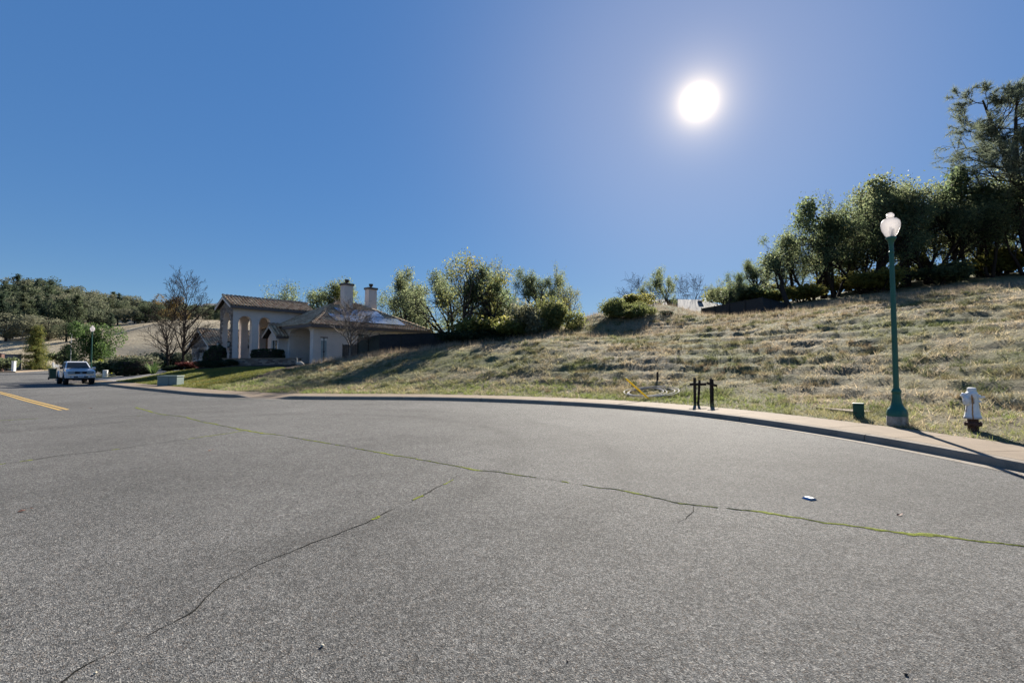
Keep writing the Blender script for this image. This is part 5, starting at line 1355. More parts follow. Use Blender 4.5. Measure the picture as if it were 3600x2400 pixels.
# ---- hydrant
def hyd_mat():
    m, t, b, o = new_mat('hydrant_white_paint'); p = pos(t, obj=True)
    sx = N(t, 'ShaderNodeSeparateXYZ'); t.links.new(p, sx.inputs[0])
    c = ramp(t, noise(t, p, 7, 4), [(0.3, (0.66, 0.66, 0.66)), (0.7, (0.78, 0.78, 0.77))])
    # the rust run below the chain
    a = N(t, 'ShaderNodeMath', operation='MULTIPLY_ADD'); t.links.new(noise(t, p, 9, 4), a.inputs[0]); a.inputs[1].default_value = 0.05; t.links.new(sx.outputs['X'], a.inputs[2])
    s1 = N(t, 'ShaderNodeMath', operation='SUBTRACT'); t.links.new(a.outputs[0], s1.inputs[0]); s1.inputs[1].default_value = 0.028
    ab = N(t, 'ShaderNodeMath', operation='ABSOLUTE'); t.links.new(s1.outputs[0], ab.inputs[0])
    st = ramp(t, ab.outputs[0], [(0.008, 1.0), (0.024, 0.0)])
    zz = ramp(t, sx.outputs['Z'], [(0.76, 1.0), (0.80, 0.0)])
    yy = N(t, 'ShaderNodeMath', operation='LESS_THAN'); t.links.new(sx.outputs['Y'], yy.inputs[0]); yy.inputs[1].default_value = 0.0
    f = mix(t, 1.0, mix(t, 1.0, st, zz, 'MULTIPLY'), yy.outputs[0], 'MULTIPLY')
    c = mix(t, f, c, ramp(t, noise(t, p, 30, 4), [(0.3, (0.16, 0.06, 0.015)), (0.7, (0.50, 0.24, 0.05))]))
    chip = ramp(t, noise(t, p, 24, 5, 0.7), [(0.66, 0.0), (0.70, 1.0)])
    c = mix(t, chip, c, (0.16, 0.13, 0.11))
    low = ramp(t, sx.outputs['Z'], [(0.29, 1.0), (0.345, 0.0)])
    c = mix(t, mix(t, 0.65, (0, 0, 0), low), c, (0.17, 0.10, 0.07))
    t.links.new(c, b.inputs['Base Color']); b.inputs['Roughness'].default_value = 0.5; bump(t, b, noise(t, p, 60, 3), 0.2, 0.004)
    return m
M_HYD = hyd_mat()
M_RUST = simple('rusty_iron', (0.085, 0.045, 0.035), 0.9, 0.45, 14, bmp=0.7, bscale=60, spec=0.2)
HX, HY = 9.53, 10.06
hy = empty('fire_hydrant', (HX, HY, H(HX, HY) - 0.03), math.radians(-43.7)); hy.scale = (0.76, 0.80, 1.0); tag(hy, 'white fire hydrant with a rust streak, chains and a brown bury pipe', 'fire hydrant')
mb = MB(); mb.lathe([(0.118, -0.2), (0.118, 0.14), (0.185, 0.145), (0.187, 0.17), (0.187, 0.205), (0.185, 0.21), (0.118, 0.215), (0.116, 0.285)], n=20); mb.build('bury_pipe', M_RUST, hy, auto=35)
for k in range(8):
    a = k * math.pi / 4 + 0.2; mb = MB(); mb.lathe([(0.017, 0.13), (0.017, 0.225)], (0.155 * math.cos(a), 0.155 * math.sin(a), 0), 6); mb.build('bolt', M_RUST, hy)
mb = MB(); mb.lathe([(0.188, 0.286), (0.190, 0.29), (0.190, 0.318), (0.180, 0.33), (0.165, 0.37), (0.145, 0.47), (0.132, 0.57), (0.128, 0.70), (0.128, 0.80), (0.118, 0.825), (0.098, 0.835), (0.095, 0.90), (0.088, 0.918), (0.06, 0.925), (0.01, 0.926)], n=28); mb.build('barrel', M_HYD, hy, auto=40)
def nozzle(name, z, ang, r0, L, cap_r, cap_l, nut=0.02):
    d = Vector((math.sin(ang), -math.cos(ang), 0)); c = Vector((0, 0, z)); n = MB()
    n.tube([c + d * 0.05, c + d * (0.12 + L)], r0, 18); q = n.build(name, M_HYD, hy, auto=40)
    m2 = MB(); e = c + d * (0.12 + L); m2.tube([e - d * 0.005, e + d * 0.012, e + d * (cap_l * 0.7), e + d * cap_l], [cap_r, cap_r * 1.04, cap_r * 0.98, cap_r * 0.78], 20); m2.tube([e + d * cap_l * 0.9, e + d * (cap_l + 0.03)], nut, 5); m2.build('cap', M_HYD, q, auto=40)
nozzle('nozzle', 0.65, math.radians(-52), 0.088, 0.015, 0.098, 0.05, 0.022)
nozzle('nozzle', 0.765, math.radians(10), 0.058, 0.02, 0.068, 0.045)
nozzle('nozzle', 0.755, math.radians(-92), 0.052, 0.05, 0.056, 0.04)
nozzle('stem', 0.735, math.radians(88), 0.050, 0.01, 0.045, 0.05); 
mb = MB(); mb.tube([(0.15, 0.0, 0.735), (0.255, -0.01, 0.737)], 0.020, 6); mb.build('stem_nut', M_HYD, hy)
mb = MB(); mb.tube([(0.10, -0.02, 0.645), (0.19, -0.03, 0.64)], [0.045, 0.012], 8); mb.build('stem', M_HYD, hy)
def chain(p0, p1, sag, n, parent):
    p0, p1 = Vector(p0), Vector(p1); mb = MB()
    for k in range(n):
        f = (k + 0.5) / n; p = p0.lerp(p1, f) - Vector((0, 0, sag * math.sin(math.pi * f))); a = k % 2
        ring_ = [p + Vector((0.007 * math.cos(t) * (1 - a), -0.007 * math.cos(t) * a, 0.012 * math.sin(t))) for t in [i * math.pi / 3 for i in range(7)]]
        mb.tube(ring_, 0.0025, 4, caps=False)
    return mb.build('chain', M_RUST, parent)
chain((0.02, -0.19, 0.74), (0.045, -0.15, 0.735), 0.13, 14, hy); chain((-0.16, -0.10, 0.57), (-0.11, -0.10, 0.55), 0.13, 14, hy)

# ---- green utility pedestal
X, Y = 8.84, 12.4
M_GBOX = simple('green_plastic', (0.004, 0.058, 0.040), 0.55, 0.15, 7, dirt=((0.03, 0.045, 0.035), 0.3, 6))
ub = empty('utility_pedestal', (X, Y, H(X, Y) - 0.05), -0.62); tag(ub, 'small dark green utility pedestal left of the near street lamp', 'utility box')
mb = MB(); mb.box((0, 0, 0.19), (0.235, 0.20, 0.42)); mb.build('body', M_GBOX, ub, bevel=0.02, seg=3, auto=40)
mb = MB(); mb.box((0, 0, 0.415), (0.25, 0.215, 0.05)); mb.build('lid', M_GBOX, ub, bevel=0.02, seg=3, auto=40)
mb = MB(); mb.tube([(-0.06, -0.115, 0.2), (-0.06, -0.122, 0.2)], 0.018, 8); mb.build('lock', M_DARKM, ub)
# concrete slab edge lying left of it
P0 = ground(2868, 1441, 0.22); P1 = ground(3008, 1460, 0.20)
d = (P1 - P0); L = d.length; mid = (P0 + P1) / 2
cp = empty('concrete_pad', (mid.x, mid.y, H(mid.x, mid.y)), math.atan2(d.y, d.x)); tag(cp, 'low concrete pad edge in the dry grass beside the green pedestal', 'concrete slab')
mb = MB(); mb.box((0, 0.35, 0.0), (L, 0.7, 0.14)); mb.build('slab', M_WALK, cp, bevel=0.01)
# ---- yellow leaning post
p0 = ground(2283, 1404, 0.15); z0 = H(p0.x, p0.y); p0 = at(2283, 1403, p0.y)
b0 = at(2283, 1403, 18.6); t0 = at(2200, 1330, 18.7)
yp = empty('marker_post', (b0.x, b0.y, z0)); tag(yp, 'yellow marker post leaning left over the coiled pipe', 'post')
M_YP = leaf_mat('yellow_plastic', ((0.50, 0.42, 0.02), (0.52, 0.44, 0.02), (0.54, 0.45, 0.02)), 0.3, 0.4, 0.4)
dv = (t0 - b0); bb = Vector((0, 0, b0.z - z0)) - dv * 0.12
mb = MB(); mb.tube([bb, bb + dv * 1.12], 0.034, 12); mb.build('shaft', M_YP, yp, auto=40)
mb = MB(); mb.tube([bb + dv * 1.11, bb + dv * 1.14], [0.040, 0.030], 12); mb.build('end_cap', M_YP, yp, auto=40)
# ---- coiled pipe
C0 = Vector(((2290 - CX) / FPX * 19.6, 19.6, 0)); C0.z = H(C0.x, C0.y)
co = empty('coiled_pipe', tuple(C0)); tag(co, 'loosely coiled grey plastic pipe lying on the grass by the pavement', 'pipe coil')
M_PIPE = simple('grey_poly_pipe', (0.32, 0.30, 0.29), 0.7, 0.2, 5, spec=0.2)
loops = []
rr_ = random.Random(8); pts = []
nq = 4
for k in range(nq * 40 + 1):
    f = k / 40; a = f * 6.283 + 0.6; rad = 1.14 - 0.125 * f + 0.03 * math.sin(f * 5)
    cx_, cy_ = 0.10 * math.sin(f * 1.3) - 0.06 * f * (1 if f < 3 else 0.6), 0.05 * math.cos(f * 2)
    x, y = cx_ + rad * math.cos(a), cy_ + rad * 0.97 * math.sin(a)
    pts.append((C0.x + x, C0.y + y))
zs = full_h(np.array([p[0] for p in pts]), np.array([p[1] for p in pts]))
zs = np.convolve(np.pad(zs, 6, 'edge'), np.ones(13) / 13, 'valid')
mb = MB(); mb.tube([Vector((p[0] - C0.x, p[1] - C0.y, z - C0.z + 0.075 + 0.05 * rr_.random() * 0 + 0.035 * math.sin(i * 0.11) ** 2)) for i, (p, z) in enumerate(zip(pts, zs))], 0.0165, 7)
mb.build('pipe', M_PIPE, co, smooth=True)
# small dark stake behind the coil
X, Y = (2310 - CX) / FPX * 21.6, 21.6
M_WOOD = simple('weathered_dark_timber', (0.035, 0.028, 0.024), 0.9, 0.45, 10, bmp=0.7, bscale=40, spec=0.15)
st = empty('stake', (X, Y, H(X, Y))); tag(st, 'short dark wooden stake in the grass behind the coiled pipe', 'stake')
mb = MB(); mb.tube([(0, 0, -0.1), (0.01, 0, 0.36)], [0.05, 0.042], 7); mb.build('shaft', M_WOOD, st)
mb = MB(); mb.tube([(0.01, 0, 0.355), (0.01, 0, 0.375)], [0.05, 0.03], 7); mb.build('top', M_WOOD, st)
# ---- old mailbox posts
def post_at(u, Y): X = (u - CX) / FPX * Y; return Vector((X, Y, 0))
def frame(name, us, Y, label):
    c = post_at(us[0], Y); z = min(H(c.x, c.y), 0.35); r = empty(name, (c.x, c.y, z)); tag(r, label, 'post frame'); return r
f1 = frame('post_frame', (2449,), 16.75, 'pair of black timber posts joined by a level crosspiece at the pavement edge')
mb = MB(); mb.box((-0.085, 0, 0.44), (0.075, 0.075, 0.98), rz=0.1); mb.build('post', M_WOOD, f1, bevel=0.006)
mb = MB(); mb.tube([(0.03, 0.03, -0.08), (0.095, 0.02, 0.85)], 0.046, 4); mb.build('post', M_WOOD, f1, bevel=0.006)
mb = MB(); mb.box((0.0, -0.068, 0.70), (0.56, 0.042, 0.085)); mb.build('crosspiece', M_WOOD, f1, bevel=0.005)
f2 = frame('post_frame', (2499,), 16.45, 'black double timber post with a tilted crosspiece, right of the pair')
mb = MB(); mb.box((-0.02, 0, 0.42), (0.055, 0.075, 0.96), rz=0.1); mb.build('post', M_WOOD, f2, bevel=0.006)
mb = MB(); mb.box((0.042, 0.01, 0.41), (0.045, 0.075, 0.93), rz=0.1); mb.build('post', M_WOOD, f2, bevel=0.006)
mb = MB(); mb.box((-0.01, -0.063, 0.70), (0.36, 0.042, 0.08), R=Matrix.Rotation(0.28, 3, 'Y')); mb.build('crosspiece', M_WOOD, f2, bevel=0.005)
# ---- blue raised pavement marker
p = ground(2845, 1754)
rm = empty('pavement_marker', (p.x, p.y, 0.001), 0.35); tag(rm, 'small raised blue pavement marker on the asphalt', 'road marker')
M_MARK = simple('grey_marker_shell', (0.20, 0.22, 0.25), 0.6, 0.1, 20); M_BLUE = simple('blue_reflector', (0.01, 0.20, 0.48), 0.15, 0.1, 60, spec=0.8)
mb = MB(); a, b2, h = 0.058, 0.030, 0.022
vs = [(-a, -a, 0), (a, -a, 0), (a, a, 0), (-a, a, 0), (-b2, -a * 0.8, h), (b2, -a * 0.8, h), (b2, a * 0.8, h), (-b2, a * 0.8, h)]
mb.add(vs, [(0, 1, 5, 4), (1, 2, 6, 5), (2, 3, 7, 6), (3, 0, 4, 7), (4, 5, 6, 7), (3, 2, 1, 0)]); mb.build('shell', M_MARK, rm, bevel=0.002)
for sg in (-1, 1):
    q = MB(); e = 0.0015; q.add([(sg * (a - 0.006 + e), -a * 0.82, 0.006), (sg * (a - 0.006 + e), a * 0.82, 0.006), (sg * (b2 + 0.004 + e), a * 0.74, h - 0.003 + e), (sg * (b2 + 0.004 + e), -a * 0.74, h - 0.003 + e)], [(0, 1, 2, 3)]); q.build('reflector', M_BLUE, rm)
# ---- leaves and stones on the road
M_LEAF = simple('dead_leaf', (0.13, 0.055, 0.035), 0.8, 0.4, 40)
for u, v, s, lb in [(82, 1797, 0.05, 'curled dead brown leaf on the asphalt at the left'), (3163, 1812, 0.04, 'small dead brown leaf on the asphalt below the hydrant'), (740, 1584, 0.05, 'dark dead leaf on the road below the yellow line'), (320, 1435, 0.07, 'far dead leaf beside the end of the yellow line')]:
    p = ground(u, v); o = empty('fallen_leaf', (p.x, p.y, 0.004), u * 0.01); tag(o, lb, 'leaf'); m = MB()
    m.add([(-s, 0, 0), (-s * 0.3, s * 0.45, 0.016), (s * 0.5, s * 0.3, 0.008), (s, 0, 0.022), (s * 0.4, -s * 0.42, 0.014), (-s * 0.4, -s * 0.35, 0.004), (0, 0, 0.004)], [(0, 6, 1), (1, 6, 2), (2, 6, 3), (3, 6, 4), (4, 6, 5), (5, 6, 0)]); m.build('blade', M_LEAF, o)
    m = MB(); m.tube([(s, 0, 0.022), (s * 1.5, 0.01, 0.012)], 0.002, 4); m.build('stalk', M_LEAF, o)
M_PEB = simple('pebble', (0.36, 0.33, 0.26), 0.8, 0.25, 60); M_PEBD = simple('dark_pebble', (0.03, 0.025, 0.022), 0.8, 0.25, 60)
for u, v, s, mt, lb in [(1133, 2272, 0.011, M_PEB, 'pale pebble lying on the asphalt near the bottom'), (335, 2368, 0.009, M_PEB, 'small buff pebble on the asphalt at the bottom left'), (3185, 2372, 0.010, M_PEBD, 'dark chip lying on the asphalt at the bottom right'), (1995, 2325, 0.006, M_PEBD, 'tiny dark chip on the asphalt at the bottom middle')]:
    p = ground(u, v); m = MB(); rq = random.Random(u)
    m.lathe([(s * 0.5, 0), (s, s * 0.35), (s * 0.85, s * 0.8), (s * 0.35, s * 1.05)], n=8); m.v = [(x * rq.uniform(0.8, 1.2), y * rq.uniform(0.8, 1.2), z) for x, y, z in m.v]
    o = m.build('pebble', mt, None, smooth=True); o.location = (p.x, p.y, 0.0015); tag(o, lb, 'pebble')
# ---- transformer box on the lawn
B = at(600, 1343, 31.0); zb = H(B.x, B.y)
tb = empty('transformer_box', (B.x, B.y, zb), math.radians(-4)); tag(tb, 'long grey-green transformer box on the lawn by the pavement', 'utility box')
M_TBOX = simple('grey_green_enamel', (0.17, 0.22, 0.20), 0.55, 0.1, 3, dirt=((0.10, 0.13, 0.12), 0.3, 3))
mb = MB(); mb.box((0, 0, 0.27), (1.30, 0.62, 0.62)); mb.build('cabinet', M_TBOX, tb, bevel=0.015)
mb = MB(); mb.box((0, 0, 0.60), (1.36, 0.68, 0.06)); mb.build('lid', M_TBOX, tb, bevel=0.015)
mb = MB(); mb.box((0.12, -0.315, 0.27), (0.012, 0.006, 0.56)); mb.build('door_seam', M_DARKM, tb)
mb = MB(); mb.box((-0.655, -0.05, 0.38), (0.006, 0.10, 0.12)); mb.build('notice_plate', M_WHITE, tb)
# ---- white pedestal by the driveway
X, Y = (373 - CX) / FPX * 46, 46
wp = empty('utility_pedestal', (X, Y, max(0.0, H(X, Y)) - 0.03), 0.3); tag(wp, 'white round utility pedestal right of the pickup', 'utility box')
mb = MB(); mb.lathe([(0.20, 0.0), (0.205, 0.02), (0.195, 0.62)], n=18); mb.build('body', M_WHITE, wp, auto=40); mb = MB(); mb.lathe([(0.215, 0.62), (0.215, 0.67), (0.16, 0.70)], n=18); mb.build('lid', M_WHITE, wp, auto=40)

# ---- bird statue on the mulch
p = at(1053, 1284, 38.5); z = H(p.x, p.y)
bs = empty('bird_statue', (p.x, p.y, z), math.radians(185)); tag(bs, 'pale stone bird statue with an upright neck on the mulch bed', 'statue')
M_PST = simple('pale_cast_stone', (0.36, 0.33, 0.28), 0.9, 0.2, 8, bmp=0.4, bscale=40)
mb = MB(); mb.tube([(-0.36, 0, 0.10), (-0.28, 0, 0.16), (-0.10, 0, 0.19), (0.10, 0, 0.20), (0.20, 0, 0.24), (0.23, 0, 0.34), (0.215, 0, 0.46), (0.21, 0, 0.55), (0.225, 0, 0.61), (0.25, 0, 0.66)], [0.015, 0.09, 0.19, 0.17, 0.095, 0.055, 0.042, 0.045, 0.048, 0.02], 12); mb.build('body', M_PST, bs, smooth=True)
mb = MB(); mb.tube([(0.24, 0, 0.65), (0.262, 0, 0.74)], [0.022, 0.004], 8); mb.build('beak', M_PST, bs)

# ---- green wheelie bin behind the pickup
X, Y = (193 - CX) / FPX * 46.5, 46.5
wb = empty('wheelie_bin', (X, Y, 0.0), math.radians(-38)); tag(wb, 'dark green wheelie bin standing behind the pickup', 'bin')
M_BIN = simple('dark_green_bin_plastic', (0.006, 0.045, 0.035), 0.5, 0.12, 5)
mb = MB(); v = [(x * w, y * w * 1.15, z) for z, w in ((0.08, 0.26), (0.98, 0.33)) for x, y in ((-1, -1), (1, -1), (1, 1), (-1, 1))]
mb.add(v, [(3, 2, 1, 0), (4, 5, 6, 7), (0, 1, 5, 4), (1, 2, 6, 5), (2, 3, 7, 6), (3, 0, 4, 7)]); mb.build('body', M_BIN, wb, bevel=0.02)
mb = MB(); mb.box((0.02, 0, 1.02), (0.74, 0.80, 0.07)); mb.build('lid', M_BIN, wb, bevel=0.025)
for sg in (-1, 1):
    mb = MB(); mb.tube([(-0.24, sg * 0.30, 0.13), (-0.24, sg * 0.37, 0.13)], 0.13, 14); mb.build('wheel', M_DARKM, wb, auto=40)
mb = MB(); mb.tube([(-0.36, -0.28, 0.97), (-0.42, -0.28, 0.97), (-0.42, 0.28, 0.97), (-0.36, 0.28, 0.97)], 0.016, 6); mb.build('handle', M_DARKM, wb)

# ================================================================== THE PICKUP
def car_paint(name, col):
    m, t, b, o = new_mat(name); p = pos(t, obj=True)
    c = ramp(t, noise(t, p, 2.5, 4), [(0.3, tuple(x * 0.93 for x in col)), (0.7, col)])
    t.links.new(c, b.inputs['Base Color']); b.inputs['Roughness'].default_value = 0.28; b.inputs['Coat Weight'].default_value = 0.7; b.inputs['Coat Roughness'].default_value = 0.06
    return m
M_PAINT = car_paint('silver_white_paint', (0.60, 0.61, 0.63)); M_CHROME = simple('chrome', (0.65, 0.66, 0.68), 0.12, 0.05, 4, metal=1.0)
M_TYRE = simple('tyre_rubber', (0.018, 0.018, 0.018), 0.85, 0.2, 9, spec=0.2); M_BLACK = simple('black_plastic', (0.015, 0.015, 0.016), 0.6, 0.2, 6)
M_CGLASS = glass_mat('car_glass', (0.012, 0.016, 0.020), 0.05); M_CGLASS.node_tree.nodes['Principled BSDF'].inputs['Specular IOR Level'].default_value = 0.25; M_LENS = glass_mat('headlight_lens', (0.26, 0.29, 0.31), 0.08); M_AMBER = glass_mat('amber_lens', (0.55, 0.22, 0.04), 0.1)
tk = empty('pickup_truck', (-31.9, 35.7, 0.0), math.radians(-41.0)); tag(tk, 'silver-white extended-cab pickup truck parked facing the viewer at the kerb', 'truck')
def arch(cx_, r, z0, n=9):
    return [(cx_ + r * math.cos(a), max(z0, 0.40 + r * math.sin(a))) for a in [math.pi * k / (n - 1) for k in range(n)]]
# lower body side outline, front to the right (+x)
prof = [(0.72, 0.56), (0.78, 0.62), (0.79, 0.80), (0.77, 0.96), (0.70, 1.02), (0.30, 1.10), (-0.45, 1.17), (-0.62, 1.19), (-2.62, 1.19), (-2.64, 1.16), (-4.22, 1.16), (-4.25, 1.10), (-4.25, 0.60), (-4.1, 0.55)]
prof += list(reversed([(x, z) for x, z in arch(-3.1, 0.50, 0.55)]))[0:0] + [(-3.1 - 0.50, 0.55)] + [(-3.1 + 0.50 * math.cos(a), 0.52 + 0.42 * math.sin(a)) for a in [math.pi * (1 - k / 8) for k in range(9)]] + [(-3.1 + 0.50, 0.50), (-0.52, 0.50)] + [(0.0 + 0.50 * math.cos(a), 0.52 + 0.42 * math.sin(a)) for a in [math.pi * (1 - k / 8) for k in range(9)]]
def loft_side(mb, prof, w0, w1, zmid, zlow=0.5, ztop=1.19):
    """push the outline out to both sides; widest at the waist"""
    def wy(z): 
        f = (z - zlow) / (ztop - zlow); return w0 + (w1 - w0) * f + 0.035 * math.sin(math.pi * min(1, max(0, f)))
    n = len(prof); vs = [(x, wy(z), z) for x, z in prof] + [(x, -wy(z), z) for x, z in prof]
    fs = [tuple(range(n)), tuple(reversed(range(n, 2 * n)))] + [(i, n + i, n + (i + 1) % n, (i + 1) % n) for i in range(n)]
    mb.add(vs, fs)
mb = MB(); loft_side(mb, prof, 0.80, 0.765, 0.9); body = mb.build('body', M_PAINT, tk, bevel=0.03, seg=3, auto=35)
mb = MB()     # hood with its raised centre
mb.prism([(0.70, -0.55, 1.015), (0.70, 0.55, 1.015), (-0.45, 0.62, 1.165), (-0.45, -0.62, 1.165)], (0, 0, 0.035)); mb.build('hood', M_PAINT, tk, bevel=0.02, seg=3)
# cab: pillars, roof and glass
cab_b = [(-0.50, 0.725, 1.17), (-2.62, 0.725, 1.17)]; roofz = 1.70
mb = MB()
lo = [(-0.42, 1.16), (-2.66, 1.16)]; hi = [(-1.18, 1.70), (-2.42, 1.70)]
vs = [(lo[0][0], -0.74, 1.16), (lo[1][0], -0.74, 1.16), (lo[1][0], 0.74, 1.16), (lo[0][0], 0.74, 1.16), (hi[0][0], -0.585, 1.66), (hi[1][0], -0.585, 1.66), (hi[1][0], 0.585, 1.66), (hi[0][0], 0.585, 1.66), (hi[0][0] - 0.10, -0.54, 1.71), (hi[1][0] + 0.1, -0.54, 1.71), (hi[1][0] + 0.1, 0.54, 1.71), (hi[0][0] - 0.10, 0.54, 1.71)]
mb.add(vs, [(0, 1, 5, 4), (1, 2, 6, 5), (2, 3, 7, 6), (3, 0, 4, 7), (4, 5, 9, 8), (5, 6, 10, 9), (6, 7, 11, 10), (7, 4, 8, 11), (8, 9, 10, 11), (3, 2, 1, 0)])
mb.build('cab', M_PAINT, tk, bevel=0.025, seg=3, auto=35)
def quad_panel(name, q, off, mat, parent, th=0.012):
    q = [Vector(p) for p in q]; n = (q[1] - q[0]).cross(q[2] - q[0]).normalized()
    if n.dot(Vector(off)) < 0: n = -n
    m = MB(); m.prism([p + n * 0.003 for p in q], n * th); return m.build(name, mat, parent)
def lerp3(a, b, f): return Vector(a).lerp(Vector(b), f)
A_, B_, C2, D_ = Vector(vs[0]), Vector(vs[3]), Vector(vs[7]), Vector(vs[4])
def inset(q, fx0, fx1, fy0, fy1):
    a, b, c, d = q; return [lerp3(lerp3(a, b, x), lerp3(d, c, x), y) for x, y in ((fx0, fy0), (fx1, fy0), (fx1, fy1), (fx0, fy1))]
quad_panel('windshield', inset((A_, B_, C2, D_), 0.06, 0.94, 0.08, 0.93), (1, 0, 0.5), M_CGLASS, tk)
for sg in (-1, 1):
    q = (Vector((lo[0][0], sg * 0.74, 1.16)), Vector((lo[1][0], sg * 0.74, 1.16)), Vector((hi[1][0], sg * 0.585, 1.66)), Vector((hi[0][0], sg * 0.585, 1.66)))
    quad_panel('side_window', inset(q, 0.12, 0.60, 0.12, 0.9), (0, sg, 0), M_CGLASS, tk); quad_panel('side_window', inset(q, 0.65, 0.93, 0.12, 0.9), (0, sg, 0), M_CGLASS, tk)
    dq = MB(); dq.box((-1.25, sg * 0.818, 0.86), (1.25, 0.012, 0.56)); dd_ = dq.build('door', M_PAINT, tk, bevel=0.005)
    h_ = MB(); h_.box((-1.72, sg * 0.83, 0.99), (0.15, 0.022, 0.04)); h_.build('handle', M_BLACK, dd_)
    m = MB(); m.box((-0.55, sg * 0.90, 1.22), (0.12, 0.20, 0.14)); mi = m.build('mirror', M_BLACK if sg < 0 else M_PAINT, tk, bevel=0.03, seg=3)
    m = MB(); m.tube([(-0.55, sg * 0.76, 1.18), (-0.55, sg * 0.84, 1.2)], 0.025, 6); m.build('mirror_arm', M_BLACK, mi)
    # lights
    m = MB(); m.prism([(0.785, sg * 0.34, 0.80), (0.785, sg * 0.66, 0.80), (0.765, sg * 0.66, 0.98), (0.775, sg * 0.36, 0.98)], (0.035, 0, 0)); hl = m.build('headlight', M_LENS, tk, bevel=0.006)
    m = MB(); m.tube([(0.822, sg * 0.34, 0.80), (0.822, sg * 0.66, 0.80), (0.805, sg * 0.66, 0.98), (0.812, sg * 0.36, 0.98), (0.822, sg * 0.34, 0.80)], 0.008, 5); m.build('bezel', M_BLACK, hl)
    m = MB(); m.prism([(0.78, sg * 0.67, 0.81), (0.70, sg * 0.80, 0.81), (0.69, sg * 0.795, 0.97), (0.765, sg * 0.67, 0.97)], (0.035, 0, 0)); m.build('turn_signal', M_LENS, tk)
    m = MB(); m.tube([(0.86, sg * 0.55, 0.60), (0.885, sg * 0.55, 0.60)], 0.045, 14); m.build('fog_light', M_LENS, tk)
    for ax in (0.0, -3.1):
        m = MB(); pts = [(ax + 0.53 * math.cos(a), sg * 0.83, 0.52 + 0.45 * math.sin(a)) for a in [math.pi * k / 10 for k in range(11)]]
        m.tube(pts, 0.035, 6); m.build('fender_flare', M_PAINT, tk, smooth=True)
        w = MB(); c = Vector((ax, sg * 0.72, 0.385))
        w.lathe([(0.24, -0.13), (0.36, -0.13), (0.385, -0.10), (0.388, 0), (0.385, 0.10), (0.36, 0.13), (0.24, 0.13)], c, 30, 'Y', caps=False); wh = w.build('wheel', M_TYRE, tk, auto=40)
        rm_ = MB(); rm_.lathe([(0.245, -0.11), (0.245, 0.11)], c, 24, 'Y', caps=False); rm_.lathe([(0.235, sg * 0.05 - 0.01), (0.235, sg * 0.05 + 0.01)], c, 24, 'Y')
        for k in range(6):
            a = k * math.pi / 3; rm_.box(c + Vector((0.13 * math.cos(a), sg * 0.075, 0.13 * math.sin(a))), (0.16, 0.03, 0.05), R=Matrix.Rotation(-a, 3, 'Y'))
        rm_.build('rim', M_CHROME, wh)
m = MB(); m.box((0.785, 0, 0.885), (0.03, 0.66, 0.19)); gr_ = m.build('grille', M_BLACK, tk, bevel=0.01)
m = MB()
for k in range(4): m.box((0.803, 0, 0.82 + 0.043 * k), (0.012, 0.62, 0.010))
m.build('grille_bars', M_DARKM, gr_)
m = MB()
for (rx, rz_, cz) in ((0.075, 0.05, 0), (0.030, 0.05, 0), (0.058, 0.02, 0.024)):
    m.tube([(0.815, rx * math.cos(t), 0.885 + cz + rz_ * math.sin(t)) for t in [i * math.pi / 10 for i in range(21)]], 0.0065, 5, caps=False)
m.build('emblem', M_CHROME, gr_)
m = MB(); m.prism([(0.80, -0.83, 0.50), (0.84, -0.70, 0.50), (0.88, -0.4, 0.50), (0.88, 0.4, 0.50), (0.84, 0.70, 0.50), (0.80, 0.83, 0.50), (0.55, 0.83, 0.50), (0.55, -0.83, 0.50)], (0, 0, 0.24)); bpq = m.build('bumper', M_PAINT, tk, bevel=0.03, seg=3)
m = MB(); m.box((0.875, 0, 0.585), (0.022, 0.78, 0.09)); m.build('air_intake', M_BLACK, bpq)
for sg in (-1, 1):
    m = MB(); m.box((0.868, sg * 0.50, 0.735), (0.03, 0.46, 0.03)); m.build('bumper_strip', M_CHROME, bpq)
m = MB(); m.box((0.902, 0, 0.635), (0.012, 0.31, 0.155)); pq = m.build('license_plate', M_WHITE, tk, bevel=0.003)
M_PLATE = simple('plate_ink', (0.02, 0.05, 0.22), 0.5)
m = MB()
for k in range(7): m.box((0.909, -0.105 + 0.035 * k, 0.625), (0.003, 0.022, 0.06))
m.build('plate_characters', M_PLATE, pq)
m = MB(); m.box((-1.6, 0, 0.46), (4.4, 0.5, 0.10)); m.box((0.0, 0, 0.42), (0.14, 1.3, 0.12)); m.box((-3.1, 0, 0.40), (0.14, 1.3, 0.14)); m.lathe([(0.05, -0.1), (0.16, -0.05), (0.16, 0.05), (0.05, 0.1)], (-3.1, 0.1, 0.40), 10, 'X'); m.build('chassis', M_BLACK, tk)
m = MB(); m.box((0.5, 0, 0.47), (0.5, 1.2, 0.08)); m.build('skid_plate', M_BLACK, tk)

# ================================================================== THE JUNCTION ON THE LEFT
# white picket fence with a dipped top
P0 = at(186, 1297, 106); P1 = at(242, 1294, 109)
pf = empty('picket_fence', (P0.x, P0.y, 0.05)); tag(pf, 'white picket fence with a dipped top behind the pickup', 'fence')
d = P1 - P0; d.z = 0; L = d.length; d.normalize(); n = 22; hz = []
for k in range(n + 1):
    f = k / n; h = 1.45 - 0.42 * math.sin(math.pi * f); p = d * (L * f)
    w = 0.13 if k in (0, n) else 0.09
    m = MB(); hh = h + (0.25 if k in (0, n) else 0); R = Matrix((d, Vector((-d.y, d.x, 0)), Vector((0, 0, 1)))).transposed()
    m.box(p + Vector((0, 0, hh / 2 - 0.05)), (w if k not in (0, n) else 0.22, 0.03 if k not in (0, n) else 0.22, hh + 0.1), R=R)
    m.build('post' if k in (0, n) else 'picket', M_WHITE, pf)
